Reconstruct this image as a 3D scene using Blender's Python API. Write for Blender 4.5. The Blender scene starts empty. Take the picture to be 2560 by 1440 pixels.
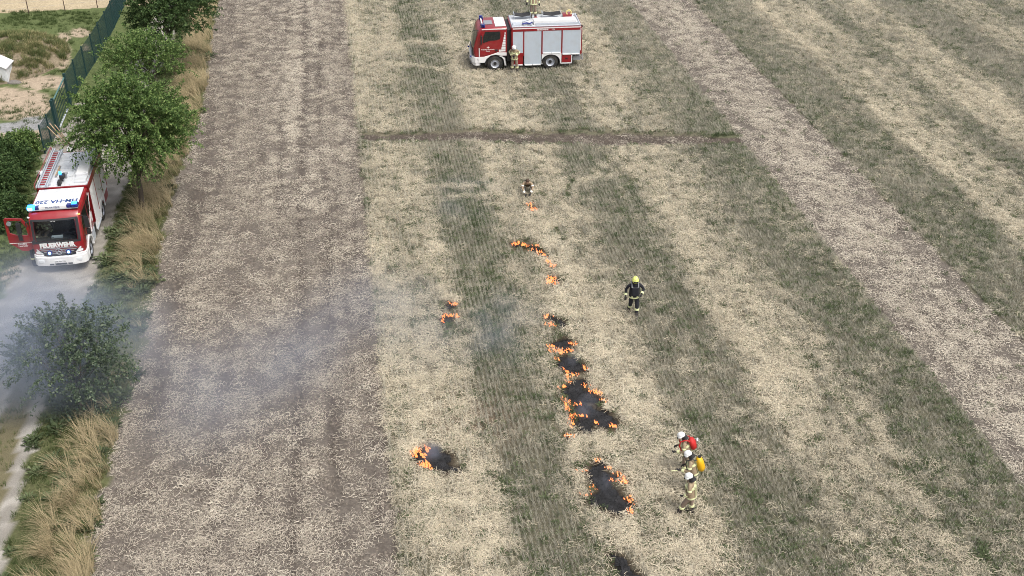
import bpy, bmesh, math, random
import numpy as np
from mathutils import Vector, Matrix, Euler
from mathutils.geometry import tessellate_polygon
R = math.radians
random.seed(7)
rng = np.random.default_rng(7)
scene = bpy.context.scene
COL = scene.collection

# ------------------------------------------------------------------ camera, sky, sun, exposure
FPX = 2800.0
TH = math.atan(1700.0 / FPX)
CT, ST = math.cos(TH), math.sin(TH)
CH = 26.0
cam_d = bpy.data.cameras.new('camera')
cam = bpy.data.objects.new('camera', cam_d)
COL.objects.link(cam)
cam.location = (0, 0, CH)
cam.rotation_euler = (math.pi / 2 - TH, 0, 0)
cam_d.sensor_width = 36
cam_d.lens = 36 * FPX / 2560
cam_d.clip_end = 2000
scene.camera = cam

world = bpy.data.worlds.new('World')
scene.world = world
world.use_nodes = True
wn = world.node_tree.nodes
wl = world.node_tree.links
bg = wn['Background']
sky = wn.new('ShaderNodeTexSky')
sky.sky_type = 'NISHITA'
sky.sun_disc = False
SUN_EL, SUN_AZ = R(60), R(128)      # azimuth clockwise from +Y
sky.sun_elevation = SUN_EL
sky.sun_rotation = SUN_AZ
sky.dust_density = 6
sky.air_density = 1.0
sky.ozone_density = 1.0
hs = wn.new('ShaderNodeHueSaturation')
hs.inputs['Saturation'].default_value = 0.45
wl.new(sky.outputs[0], hs.inputs['Color'])
wl.new(hs.outputs[0], bg.inputs[0])
bg.inputs[1].default_value = 0.14
sun_d = bpy.data.lights.new('sun', 'SUN')
sun = bpy.data.objects.new('sun', sun_d)
COL.objects.link(sun)
sun_d.energy = 1.45
sun_d.angle = R(18)
sun_d.color = (1.0, 0.965, 0.91)
sd = Vector((math.sin(SUN_AZ) * math.cos(SUN_EL), math.cos(SUN_AZ) * math.cos(SUN_EL), math.sin(SUN_EL)))
sun.rotation_euler = sd.to_track_quat('Z', 'Y').to_euler()
scene.view_settings.view_transform = 'Standard'
scene.view_settings.look = 'None'
scene.view_settings.gamma = 1
scene.view_settings.use_curve_mapping = False
scene.view_settings.exposure = 0.53
scene.render.engine = 'CYCLES'
cy = scene.cycles
cy.use_denoising = True
cy.denoising_prefilter = 'NONE'
cy.use_adaptive_sampling = False
cy.sample_clamp_indirect = 1.5
cy.sample_clamp_direct = 6
cy.filter_width = 1.0
cy.max_bounces = 6
cy.diffuse_bounces = 2
cy.glossy_bounces = 3
cy.transmission_bounces = 4
cy.volume_bounces = 1
cy.transparent_max_bounces = 12
cy.volume_step_rate = 2.0

# ------------------------------------------------------------------ photograph pixel (2560x1440) <-> ground point
def G(px, py, z=0.0):
    u, v = (px - 1280.0) / FPX, -(py - 720.0) / FPX
    dx, dy, dz = u, CT + v * ST, -ST + v * CT
    t = (z - CH) / dz
    return Vector((dx * t, dy * t, z))

def proj(X, Y, Z=0.0):
    dz = Z - CH
    fw = Y * CT - dz * ST
    up = Y * ST + dz * CT
    return 1280 + FPX * X / fw, 720 - FPX * up / fw

# ------------------------------------------------------------------ numpy noise
_tab = rng.random((256, 256))
def vnoise(x, y, s=0):
    x = np.asarray(x, float) + s * 17.31
    y = np.asarray(y, float) + s * 9.77
    xi, yi = np.floor(x).astype(int), np.floor(y).astype(int)
    fx, fy = x - xi, y - yi
    fx, fy = fx * fx * (3 - 2 * fx), fy * fy * (3 - 2 * fy)
    t = _tab
    a, b = t[xi & 255, yi & 255], t[(xi + 1) & 255, yi & 255]
    c, d = t[xi & 255, (yi + 1) & 255], t[(xi + 1) & 255, (yi + 1) & 255]
    return (a * (1 - fx) + b * fx) * (1 - fy) + (c * (1 - fx) + d * fx) * fy

def fbm(x, y, s=0, o=3):
    r, a, n = 0.0, 1.0, 0.0
    for i in range(o):
        r = r + a * vnoise(x * 2 ** i, y * 2 ** i, s + i * 3)
        n += a
        a *= 0.55
    return r / n

def sstep(a, b, x):
    t = np.clip((x - a) / (b - a), 0, 1)
    return t * t * (3 - 2 * t)

def in_poly(px, py, poly):
    inside = np.zeros(np.shape(px), bool)
    n = len(poly)
    for i in range(n):
        x1, y1 = poly[i]
        x2, y2 = poly[(i + 1) % n]
        c = ((y1 > py) != (y2 > py))
        with np.errstate(divide='ignore', invalid='ignore'):
            xx = (x2 - x1) * (py - y1) / ((y2 - y1) if y2 != y1 else 1e-9) + x1
        inside ^= c & (px < xx)
    return inside

# ------------------------------------------------------------------ object helpers
def tag(o, label=None, cat=None, group=None, kind=None):
    if label: o['label'] = label
    if cat: o['category'] = cat
    if group: o['group'] = group
    if kind: o['kind'] = kind
    return o

def empty(name, loc, rz=0.0, label=None, cat=None, group=None):
    o = bpy.data.objects.new(name, None)
    COL.objects.link(o)
    o.empty_display_size = 0.2
    o.location = loc
    o.rotation_euler = (0, 0, rz)
    return tag(o, label, cat, group)

class MB:
    def __init__(s):
        s.v, s.f, s.m, s.pieces = [], [], [], []
    def add(s, vs, fs, mi=0):
        b = len(s.v)
        s.v += [tuple(p) for p in vs]
        s.f += [tuple(b + i for i in f) for f in fs]
        s.m += [mi] * len(fs)
        s.pieces.append((b, len(s.v), len(s.f) - len(fs), len(s.f)))
        return s
    def box(s, x0, x1, y0, y1, z0, z1, mi=0, M=None):
        vs = [Vector((x, y, z)) for z in (z0, z1) for y in (y0, y1) for x in (x0, x1)]
        if M is not None: vs = [M @ p for p in vs]
        return s.add(vs, [(0, 2, 3, 1), (4, 5, 7, 6), (0, 1, 5, 4), (2, 6, 7, 3), (0, 4, 6, 2), (1, 3, 7, 5)], mi)
    def tube(s, pts, rad, seg=8, mi=0, cap=True, sx=1.0, xdir=None):
        pts = [Vector(p) for p in pts]
        if not hasattr(rad, '__len__'): rad = [rad] * len(pts)
        vs, fs = [], []
        prev = None
        for i, p in enumerate(pts):
            d = (pts[min(i + 1, len(pts) - 1)] - pts[max(i - 1, 0)])
            d = d.normalized() if d.length > 1e-9 else Vector((0, 0, 1))
            if xdir is not None:
                u = Vector(xdir)
            elif prev is None:
                u = Vector((0, 0, 1)) if abs(d.z) < 0.9 else Vector((1, 0, 0))
            else:
                u = prev
            u = (u - d * u.dot(d)).normalized()
            prev = u
            w = d.cross(u)
            for k in range(seg):
                a = 2 * math.pi * k / seg
                vs.append(p + u * math.cos(a) * rad[i] * sx + w * math.sin(a) * rad[i])
        for i in range(len(pts) - 1):
            for k in range(seg):
                a, b = i * seg + k, i * seg + (k + 1) % seg
                fs.append((a, b, b + seg, a + seg))
        if cap:
            fs.append(tuple(reversed(range(seg))))
            fs.append(tuple(range((len(pts) - 1) * seg, len(pts) * seg)))
        return s.add(vs, fs, mi)
    def cylx(s, x0, x1, y, z, r, seg=24, mi=0):
        return s.tube([(x0, y, z), (x1, y, z)], r, seg, mi)
    def ringx(s, x0, x1, y, z, ro, ri, seg=28, mi=0):
        vs, fs = [], []
        for k in range(seg):
            a = 2 * math.pi * k / seg
            c, n = math.cos(a), math.sin(a)
            vs += [(x0, y + c * ro, z + n * ro), (x1, y + c * ro, z + n * ro), (x1, y + c * ri, z + n * ri), (x0, y + c * ri, z + n * ri)]
        for k in range(seg):
            a, b = 4 * k, 4 * ((k + 1) % seg)
            for j in range(4):
                fs.append((a + j, a + (j + 1) % 4, b + (j + 1) % 4, b + j))
        return s.add(vs, fs, mi)
    def prismx(s, poly, x0, x1, mi=0):      # poly of (y, z) extruded along x
        n = len(poly)
        vs = [(x0, y, z) for y, z in poly] + [(x1, y, z) for y, z in poly]
        tr = tessellate_polygon([[Vector((y, z, 0)) for y, z in poly]])
        fs = [tuple(t) for t in tr] + [tuple(n + i for i in reversed(t)) for t in tr]
        fs += [(i, (i + 1) % n, n + (i + 1) % n, n + i) for i in range(n)]
        return s.add(vs, fs, mi)
    def prismz(s, poly, z0, z1, mi=0):
        n = len(poly)
        vs = [(x, y, z0) for x, y in poly] + [(x, y, z1) for x, y in poly]
        tr = tessellate_polygon([[Vector((y, z, 0)) for y, z in poly]])
        fs = [tuple(t) for t in tr] + [tuple(n + i for i in reversed(t)) for t in tr]
        fs += [(i, (i + 1) % n, n + (i + 1) % n, n + i) for i in range(n)]
        return s.add(vs, fs, mi)
    def dome(s, c, rx, ry, rz, seg=16, rings=6, a0=0.0, a1=math.pi / 2, mi=0, M=None):
        vs, fs = [], []
        for i in range(rings + 1):
            a = a0 + (a1 - a0) * i / rings
            for k in range(seg):
                b = 2 * math.pi * k / seg
                p = Vector((rx * math.cos(a) * math.cos(b), ry * math.cos(a) * math.sin(b), rz * math.sin(a)))
                if M is not None: p = M @ p
                vs.append(p + Vector(c))
        for i in range(rings):
            for k in range(seg):
                a, b = i * seg + k, i * seg + (k + 1) % seg
                fs.append((a, b, b + seg, a + seg))
        fs.append(tuple(reversed(range(seg))))
        return s.add(vs, fs, mi)
    def build(s, name, mats, parent=None, smooth=False, bevel=0.0, fix=True):
        me = bpy.data.meshes.new(name)
        me.from_pydata(s.v, [], s.f)
        if not isinstance(mats, (list, tuple)): mats = [mats]
        for m in mats: me.materials.append(m)
        me.polygons.foreach_set('material_index', s.m)
        if fix:
            bm = bmesh.new(); bm.from_mesh(me)
            bmesh.ops.recalc_face_normals(bm, faces=bm.faces)
            bm.to_mesh(me); bm.free()
        if smooth:
            me.polygons.foreach_set('use_smooth', [True] * len(me.polygons))
        o = bpy.data.objects.new(name, me)
        COL.objects.link(o)
        if smooth == 'auto':
            md = o.modifiers.new('es', 'EDGE_SPLIT'); md.split_angle = R(40)
        if bevel:
            md = o.modifiers.new('bv', 'BEVEL'); md.width = bevel; md.segments = 2; md.limit_method = 'ANGLE'; md.angle_limit = R(35)
        if parent is not None: o.parent = parent
        return o

def _each(s, name, mats, parent=None, **kw):
    """one object per added piece"""
    out = []
    for (v0, v1, f0, f1) in s.pieces:
        q = MB(); q.v = s.v[v0:v1]; q.f = [tuple(i - v0 for i in f) for f in s.f[f0:f1]]; q.m = s.m[f0:f1]
        out.append(q.build(name, mats, parent, **kw))
    return out
MB.each = _each

def np_mesh(name, V, F, mats, smooth=False, col=None, parent=None, colname='tone'):
    """V (n,3), F (m,k) arrays"""
    me = bpy.data.meshes.new(name)
    V = np.asarray(V, np.float32); F = np.asarray(F, np.int32)
    m, k = F.shape
    me.vertices.add(len(V)); me.vertices.foreach_set('co', V.ravel())
    me.loops.add(m * k); me.loops.foreach_set('vertex_index', F.ravel())
    me.polygons.add(m)
    me.polygons.foreach_set('loop_start', np.arange(0, m * k, k, dtype=np.int32))
    me.polygons.foreach_set('loop_total', np.full(m, k, np.int32))
    if smooth: me.polygons.foreach_set('use_smooth', np.ones(m, bool))
    for mm in (mats if isinstance(mats, (list, tuple)) else [mats]): me.materials.append(mm)
    me.update(calc_edges=True)
    if col is not None:
        a = me.attributes.new(colname, 'FLOAT_COLOR', 'POINT')
        c = np.ones((len(V), 4), np.float32); c[:, :col.shape[1]] = col
        a.data.foreach_set('color', c.ravel())
    o = bpy.data.objects.new(name, me)
    COL.objects.link(o)
    if parent is not None: o.parent = parent
    return o

def text(name, s, size, mat, parent, M, ext=0.002, off=0.0, sx=1.0):
    c = bpy.data.curves.new(name, 'FONT')
    c.body = s; c.size = size; c.extrude = ext; c.offset = off
    c.align_x = 'CENTER'; c.align_y = 'CENTER'
    c.materials.append(mat)
    c.resolution_u = 2
    t = bpy.data.objects.new(name + '_curve', c)
    me = bpy.data.meshes.new_from_object(t)
    bpy.data.objects.remove(t)
    o = bpy.data.objects.new(name, me)
    COL.objects.link(o)
    o.parent = parent
    o.matrix_local = M @ Matrix.Diagonal((sx, 1, 1, 1))
    return o

# ------------------------------------------------------------------ materials
def new_mat(name):
    m = bpy.data.materials.new(name)
    m.use_nodes = True
    return m, m.node_tree.nodes, m.node_tree.links, m.node_tree.nodes['Principled BSDF']

def mat(name, col, rough=0.6, metal=0.0, var=0.12, scale=8.0, bump=0.0, coat=0.0, dirt=None, dirt_amt=0.0):
    m, n, l, p = new_mat(name)
    p.inputs['Roughness'].default_value = rough
    p.inputs['Metallic'].default_value = metal
    p.inputs['Coat Weight'].default_value = coat
    p.inputs['Coat Roughness'].default_value = 0.08
    tc = n.new('ShaderNodeTexCoord')
    nz = n.new('ShaderNodeTexNoise'); nz.inputs['Scale'].default_value = scale; nz.inputs['Detail'].default_value = 4
    l.new(tc.outputs['Object'], nz.inputs['Vector'])
    mx = n.new('ShaderNodeMix'); mx.data_type = 'RGBA'
    c0 = [max(0, c * (1 - var)) for c in col]; c1 = [min(1, c * (1 + var)) for c in col]
    mx.inputs[6].default_value = (*c0, 1); mx.inputs[7].default_value = (*c1, 1)
    l.new(nz.outputs[0], mx.inputs[0])
    out = mx.outputs[2]
    if dirt:
        n2 = n.new('ShaderNodeTexNoise'); n2.inputs['Scale'].default_value = 3.1; n2.inputs['Detail'].default_value = 6
        l.new(tc.outputs['Object'], n2.inputs['Vector'])
        rp = n.new('ShaderNodeMapRange'); rp.inputs[1].default_value = 0.45; rp.inputs[2].default_value = 0.75
        rp.inputs[4].default_value = dirt_amt
        l.new(n2.outputs[0], rp.inputs[0])
        m2 = n.new('ShaderNodeMix'); m2.data_type = 'RGBA'
        l.new(rp.outputs[0], m2.inputs[0]); l.new(out, m2.inputs[6]); m2.inputs[7].default_value = (*dirt, 1)
        out = m2.outputs[2]
    l.new(out, p.inputs['Base Color'])
    if bump:
        b = n.new('ShaderNodeBump'); b.inputs['Strength'].default_value = bump; b.inputs['Distance'].default_value = 0.02
        l.new(nz.outputs[0], b.inputs['Height']); l.new(b.outputs[0], p.inputs['Normal'])
    return m

def glow(name, col, strength):
    m, n, l, p = new_mat(name)
    p.inputs['Base Color'].default_value = (*[c * 0.3 for c in col], 1)
    p.inputs['Emission Color'].default_value = (*col, 1)
    p.inputs['Emission Strength'].default_value = strength
    m.cycles.emission_sampling = 'NONE'
    return m

def plant_mat(name, stops, transl=0.25, island=True, tint=True, rough=0.8):
    """colour from a ramp driven by random-per-island, shifted by the instance attribute 'tint'"""
    m, n, l, p = new_mat(name)
    p.inputs['Roughness'].default_value = rough
    p.inputs['Specular IOR Level'].default_value = 0.15
    rp = n.new('ShaderNodeValToRGB')
    el = rp.color_ramp.elements
    while len(el) < len(stops): el.new(0.5)
    for e, (pos, c) in zip(el, stops):
        e.position = pos; e.color = (*c, 1)
    g = n.new('ShaderNodeNewGeometry')
    if tint:
        at = n.new('ShaderNodeAttribute'); at.attribute_type = 'INSTANCER'; at.attribute_name = 'tint'
        ma = n.new('ShaderNodeMath'); ma.operation = 'MULTIPLY_ADD'
        l.new(g.outputs['Random Per Island'], ma.inputs[0]); ma.inputs[1].default_value = 0.4
        mb = n.new('ShaderNodeMath'); mb.operation = 'MULTIPLY'
        l.new(at.outputs['Fac'], mb.inputs[0]); mb.inputs[1].default_value = 0.6
        l.new(mb.outputs[0], ma.inputs[2])
        l.new(ma.outputs[0], rp.inputs[0])
    else:
        l.new(g.outputs['Random Per Island'], rp.inputs[0])
    l.new(rp.outputs[0], p.inputs['Base Color'])
    if transl:
        tr = n.new('ShaderNodeBsdfTranslucent'); l.new(rp.outputs[0], tr.inputs[0])
        mx = n.new('ShaderNodeMixShader'); mx.inputs[0].default_value = transl
        l.new(p.outputs[0], mx.inputs[1]); l.new(tr.outputs[0], mx.inputs[2])
        l.new(mx.outputs[0], n['Material Output'].inputs[0])
    return m

def ground_mat(name, fine=9.0, var=0.35, bump=0.6, streak=False):
    m, n, l, p = new_mat(name)
    p.inputs['Roughness'].default_value = 0.95
    p.inputs['Specular IOR Level'].default_value = 0.1
    at = n.new('ShaderNodeAttribute'); at.attribute_name = 'tone'
    tc = n.new('ShaderNodeTexCoord')
    nz = n.new('ShaderNodeTexNoise'); nz.inputs['Scale'].default_value = fine; nz.inputs['Detail'].default_value = 6; nz.inputs['Roughness'].default_value = 0.7
    l.new(tc.outputs['Object'], nz.inputs['Vector'])
    mr = n.new('ShaderNodeMapRange'); mr.inputs[1].default_value = 0.3; mr.inputs[2].default_value = 0.7
    mr.inputs[3].default_value = 1 - var; mr.inputs[4].default_value = 1 + var
    l.new(nz.outputs[0], mr.inputs[0])
    vm = n.new('ShaderNodeVectorMath'); vm.operation = 'SCALE'
    l.new(at.outputs['Color'], vm.inputs[0]); l.new(mr.outputs[0], vm.inputs['Scale'])
    l.new(vm.outputs[0], p.inputs['Base Color'])
    b = n.new('ShaderNodeBump'); b.inputs['Strength'].default_value = bump; b.inputs['Distance'].default_value = 0.06
    l.new(nz.outputs[0], b.inputs['Height']); l.new(b.outputs[0], p.inputs['Normal'])
    return m

M = {}
M['red'] = mat('red_paint', (0.25, 0.007, 0.013), 0.35, 0, 0.08, 3, coat=0.6, dirt=(0.25, 0.16, 0.12), dirt_amt=0.12)
M['white'] = mat('white_paint', (0.78, 0.78, 0.78), 0.4, 0, 0.04, 4, coat=0.3, dirt=(0.45, 0.42, 0.38), dirt_amt=0.25)
M['roofgrey'] = mat('roof_sheet', (0.62, 0.64, 0.66), 0.5, 0.1, 0.06, 5, dirt=(0.4, 0.39, 0.36), dirt_amt=0.35)
M['alu'] = mat('aluminium', (0.56, 0.60, 0.65), 0.45, 0.35, 0.05, 3)
M['shutter'] = mat('shutter_aluminium', (0.52, 0.58, 0.64), 0.6, 0.1, 0.04, 2, dirt=(0.42, 0.4, 0.36), dirt_amt=0.2)
M['black'] = mat('black_plastic', (0.02, 0.02, 0.022), 0.55, 0, 0.2, 6)
M['dark'] = mat('dark_chassis', (0.03, 0.03, 0.033), 0.7, 0, 0.3, 6, dirt=(0.12, 0.10, 0.08), dirt_amt=0.5)
M['tyre'] = mat('tyre_rubber', (0.022, 0.022, 0.022), 0.85, 0, 0.3, 12, bump=0.3, dirt=(0.14, 0.12, 0.09), dirt_amt=0.45)
M['rim'] = mat('rim_silver', (0.45, 0.47, 0.52), 0.4, 0.4, 0.1, 9)
M['glass'] = mat('dark_glass', (0.012, 0.016, 0.018), 0.12, 0, 0.3, 1.5, coat=0.2)
M['grey'] = mat('grey_metal', (0.3, 0.31, 0.33), 0.5, 0.3, 0.1, 5)
M['bluelens'] = mat('blue_lens_unlit', (0.005, 0.012, 0.16), 0.15, 0, 0.1, 9, coat=1)
M['blueglow'] = glow('blue_beacon_lit', (0.03, 0.25, 1.0), 4.0)
M['bluecore'] = glow('blue_beacon_core', (0.25, 0.75, 1.0), 6.0)
M['lamp'] = mat('lamp_glass', (0.75, 0.78, 0.8), 0.15, 0.0, 0.1, 9, coat=1)
M['amber'] = glow('amber_lamp', (1.0, 0.35, 0.1), 1.5)
M['blueprint'] = mat('blue_print', (0.03, 0.07, 0.22), 0.5, 0, 0.05)
M['hose'] = mat('hose_canvas', (0.5, 0.46, 0.38), 0.8, 0, 0.2, 30)
M['yellow'] = mat('yellow_plastic', (0.72, 0.40, 0.01), 0.45, 0, 0.1, 6)
M['ylw_ring'] = mat('pale_yellow', (0.7, 0.6, 0.25), 0.6, 0, 0.1, 6)
M['redcloth'] = mat('red_cloth', (0.46, 0.016, 0.014), 0.7, 0, 0.15, 10, bump=0.3)
M['helmet'] = mat('white_helmet', (0.82, 0.83, 0.82), 0.3, 0, 0.03, 6, coat=0.5)
M['helmety'] = mat('luminous_helmet', (0.72, 0.78, 0.22), 0.35, 0, 0.03, 6, coat=0.5)
M['tan'] = mat('tan_turnout_cloth', (0.30, 0.23, 0.15), 0.9, 0, 0.22, 14, bump=0.5)
M['tantr'] = mat('tan_trouser_cloth', (0.235, 0.175, 0.135), 0.9, 0, 0.2, 14, bump=0.5)
M['navy'] = mat('navy_turnout_cloth', (0.014, 0.015, 0.022), 0.9, 0, 0.3, 14, bump=0.5)
M['refl'] = mat('reflective_tape', (0.70, 0.72, 0.42), 0.5, 0, 0.08, 20)
M['reflw'] = mat('silver_tape', (0.72, 0.73, 0.68), 0.5, 0, 0.08, 20)
M['boot'] = mat('boot_leather', (0.025, 0.02, 0.018), 0.6, 0, 0.3, 20)
M['glove'] = mat('glove_leather', (0.03, 0.028, 0.028), 0.8, 0, 0.3, 20)
M['skin'] = mat('skin', (0.50, 0.30, 0.22), 0.6, 0, 0.08, 12)
M['hair'] = mat('brown_hair', (0.06, 0.035, 0.02), 0.7, 0, 0.3, 40)
M['fence'] = mat('green_wire', (0.010, 0.042, 0.042), 0.6, 0.0, 0.15, 3)
M['fencebar'] = mat('gate_rail_green', (0.10, 0.20, 0.19), 0.5, 0.2, 0.15, 3)
M['wood'] = mat('peeled_wood', (0.42, 0.31, 0.2), 0.85, 0, 0.25, 12, bump=0.3)
M['bark'] = mat('bark', (0.075, 0.06, 0.045), 0.95, 0, 0.4, 14, bump=0.8)
M['brownpost'] = mat('rusty_post', (0.08, 0.05, 0.04), 0.8, 0, 0.3, 9)
M['hut'] = mat('white_sheet_metal', (0.62, 0.64, 0.66), 0.5, 0, 0.04, 3, dirt=(0.4, 0.37, 0.33), dirt_amt=0.4)

# ------------------------------------------------------------------ where things lie on the ground
def lerp_tab(tab, y):
    t = sorted((b, a) for a, b in tab)      # tab of (x, y)
    ys = [a for a, b in t]; xs = [b for a, b in t]
    return np.interp(y, ys, xs)

FIELD_L = [(620, -400), (545, 0), (522, 150), (500, 300), (452, 420), (415, 560), (395, 680), (368, 800), (335, 940), (300, 1060), (262, 1200), (225, 1440), (140, 1900)]
LANE_R = [(-160, 1900), (5, 1440), (33, 1308), (71, 1177), (101, 1045), (129, 974), (180, 860), (232, 736), (247, 666), (282, 560), (300, 500), (335, 420), (350, 340), (372, 250), (410, 150), (432, 100), (455, 0), (520, -400)]
LANE_L = [(-500, 1900), (-250, 1440), (-120, 1000), (-70, 880), (-30, 800), (5, 740), (40, 690), (70, 640), (80, 560), (95, 450), (110, 385), (150, 318), (178, 262), (232, 262), (262, 240), (300, 200), (360, 110), (400, 0), (470, -400)]
RUT_L = [(-60, 1440), (-8, 1308), (22, 1198), (49, 1089), (88, 979), (120, 900), (150, 860)]
MID_L = [(-400, 1440), (-150, 1308), (-70, 1198), (-20, 1100), (5, 1034), (30, 979), (60, 930), (150, 870)]
FENCE = [(340, -70), (314, 8), (294, 53), (275, 92), (239, 155), (203, 211), (176, 261), (148, 325), (114, 385)]
FUR = [(905, 343), (1000, 345), (1100, 342), (1200, 340), (1300, 347), (1400, 346), (1500, 350), (1600, 347), (1700, 350), (1860, 352)]
# tyre tracks that pressed the stubble flat
TRACKS = [[(1190, 198), (1120, 182), (1040, 166), (960, 162), (880, 188)], [(1190, 132), (1110, 112), (1030, 108), (960, 124), (890, 165)], [(925, 486), (1060, 474), (1180, 470), (1290, 486)], [(925, 508), (1080, 497), (1200, 494), (1290, 510)], [(1490, 432), (1550, 396), (1600, 366)], [(1520, 446), (1590, 404), (1640, 372)], [(1340, 480), (1420, 470), (1500, 440)], [(1215, 250), (1330, 262), (1400, 250)], [(1120, 215), (1180, 222), (1290, 218)]]
K_L, K_T0, K_T1 = 0.0945, 0.812, 0.975
# bands of lying pale straw, as slopes towards the field's vanishing direction
PALE = [(0.092, 0.212, 1.0), (0.298, 0.455, 0.85), (0.565, 0.695, 0.8), (1.115, 1.245, 1.0), (1.305, 1.42, 0.9), (1.585, 1.69, 0.9), (1.77, 1.9, 0.8), (2.05, 2.2, .8)]

burnt = []      # polygons in photograph pixels -> kept as ground points
def scale_poly(pts, ox, oy, k):
    return [(ox + x / k, oy + y / k) for x, y in pts]
_c5 = lambda p: scale_poly(p, 960, 1060, 3.765)
_c8 = lambda p: scale_poly(p, 1320, 760, 4.0)
_c7 = lambda p: scale_poly(p, 1240, 420, 4.5)
_c4 = lambda p: scale_poly(p, 860, 700, 1.946)
BURNT = {
 'front': [_c5([(1985, 370), (2045, 365), (2090, 410), (2130, 470), (2110, 540), (2150, 480), (2250, 490), (2262, 545), (2170, 550), (2120, 560), (2180, 600), (2250, 680), (2320, 730), (2372, 780), (2310, 805), (2330, 855), (2230, 862), (2050, 805), (1910, 757), (1960, 700), (2015, 625), (1950, 570), (1900, 490), (1950, 440)]),
           _c5([(1770, 355), (1880, 370), (1945, 432), (1890, 402), (1790, 382)])],
 'left': [_c5([(380, 215), (500, 228), (600, 290), (665, 332), (650, 362), (600, 388), (722, 402), (690, 438), (640, 467), (520, 452), (400, 412), (300, 362), (320, 300)])],
 'edge': [_c5([(2090, 1205), (2180, 1235), (2290, 1290), (2330, 1350), (2400, 1460), (2340, 1520), (2220, 1440), (2180, 1360), (2120, 1280)])],
 'dot': [_c5([(1680, 120), (1735, 92), (1775, 130), (1720, 138)])],
 'chain_a': [_c8([(210, 120), (280, 150), (345, 180), (375, 230), (340, 262), (280, 232), (200, 160)])],
 'speck': [_c8([(60, 120), (100, 112), (125, 135), (90, 148)])],
 'chain_b': [_c8([(330, 360), (420, 355), (452, 430), (420, 480), (380, 470), (300, 450), (240, 420)])],
 'chain_c': [_c8([(300, 535), (420, 535), (520, 565), (585, 630), (545, 680), (480, 712), (400, 705), (320, 680), (290, 620)])],
 'chain_d': [_c8([(520, 755), (612, 765), (600, 812), (560, 845), (620, 890), (745, 925), (765, 985), (680, 985), (580, 1010), (480, 995), (385, 965), (375, 840), (450, 800)])],
 'chain_e': [_c8([(550, 1005), (680, 1035), (740, 1080), (800, 1065), (852, 1130), (885, 1190), (840, 1235), (760, 1255), (700, 1215), (640, 1285), (540, 1297), (500, 1235), (465, 1150), (415, 1060), (480, 1005)])],
 'spot_f': [_c7([(345, 405), (400, 430), (445, 470), (410, 480), (360, 445)])],
 'line_g': [_c7([(150, 850), (240, 855), (380, 880), (470, 895), (500, 940), (550, 975), (520, 1000), (440, 955), (380, 915), (250, 890), (160, 880)])],
 'spot_h': [_c7([(580, 1050), (620, 1085), (665, 1100), (650, 1135), (605, 1115)])],
 'spot_i': [_c7([(595, 1240), (680, 1235), (712, 1335), (670, 1345), (640, 1300), (600, 1290)])],
 'twin_j': [_c4([(462, 185), (490, 175), (550, 178), (520, 195), (490, 212), (466, 206)])],
 'twin_k': [_c4([(480, 128), (520, 126), (552, 114), (545, 132), (512, 148), (482, 140)])],
}
def burnt_mask(px, py, X, Y, grow=0.0):
    m = np.zeros(np.shape(px), bool)
    s = 0.033 * (py + 980)
    wx = (fbm(X * 3, Y * 3, 5) - .5) * 0.5 * s
    wy = (fbm(X * 3, Y * 3, 6) - .5) * 0.3 * s
    for k, pl in BURNT.items():
        for p in pl:
            xs = [q[0] for q in p]; ys = [q[1] for q in p]
            near = (px > min(xs) - 30) & (px < max(xs) + 30) & (py > min(ys) - 30) & (py < max(ys) + 30)
            if near.any():
                mm = in_poly(px + wx * .6, py + wy * .6, p)
                m |= mm & near
    return m

def burnt_near(px, py, X, Y, r=.16):
    m = np.zeros(np.shape(X), bool)
    for dx, dy in ((0, 0), (r, 0), (-r, 0), (0, r), (0, -r)):
        a, c = proj(X + dx, Y + dy)
        m |= burnt_mask(a, c, X + dx, Y + dy)
    return m

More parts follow.
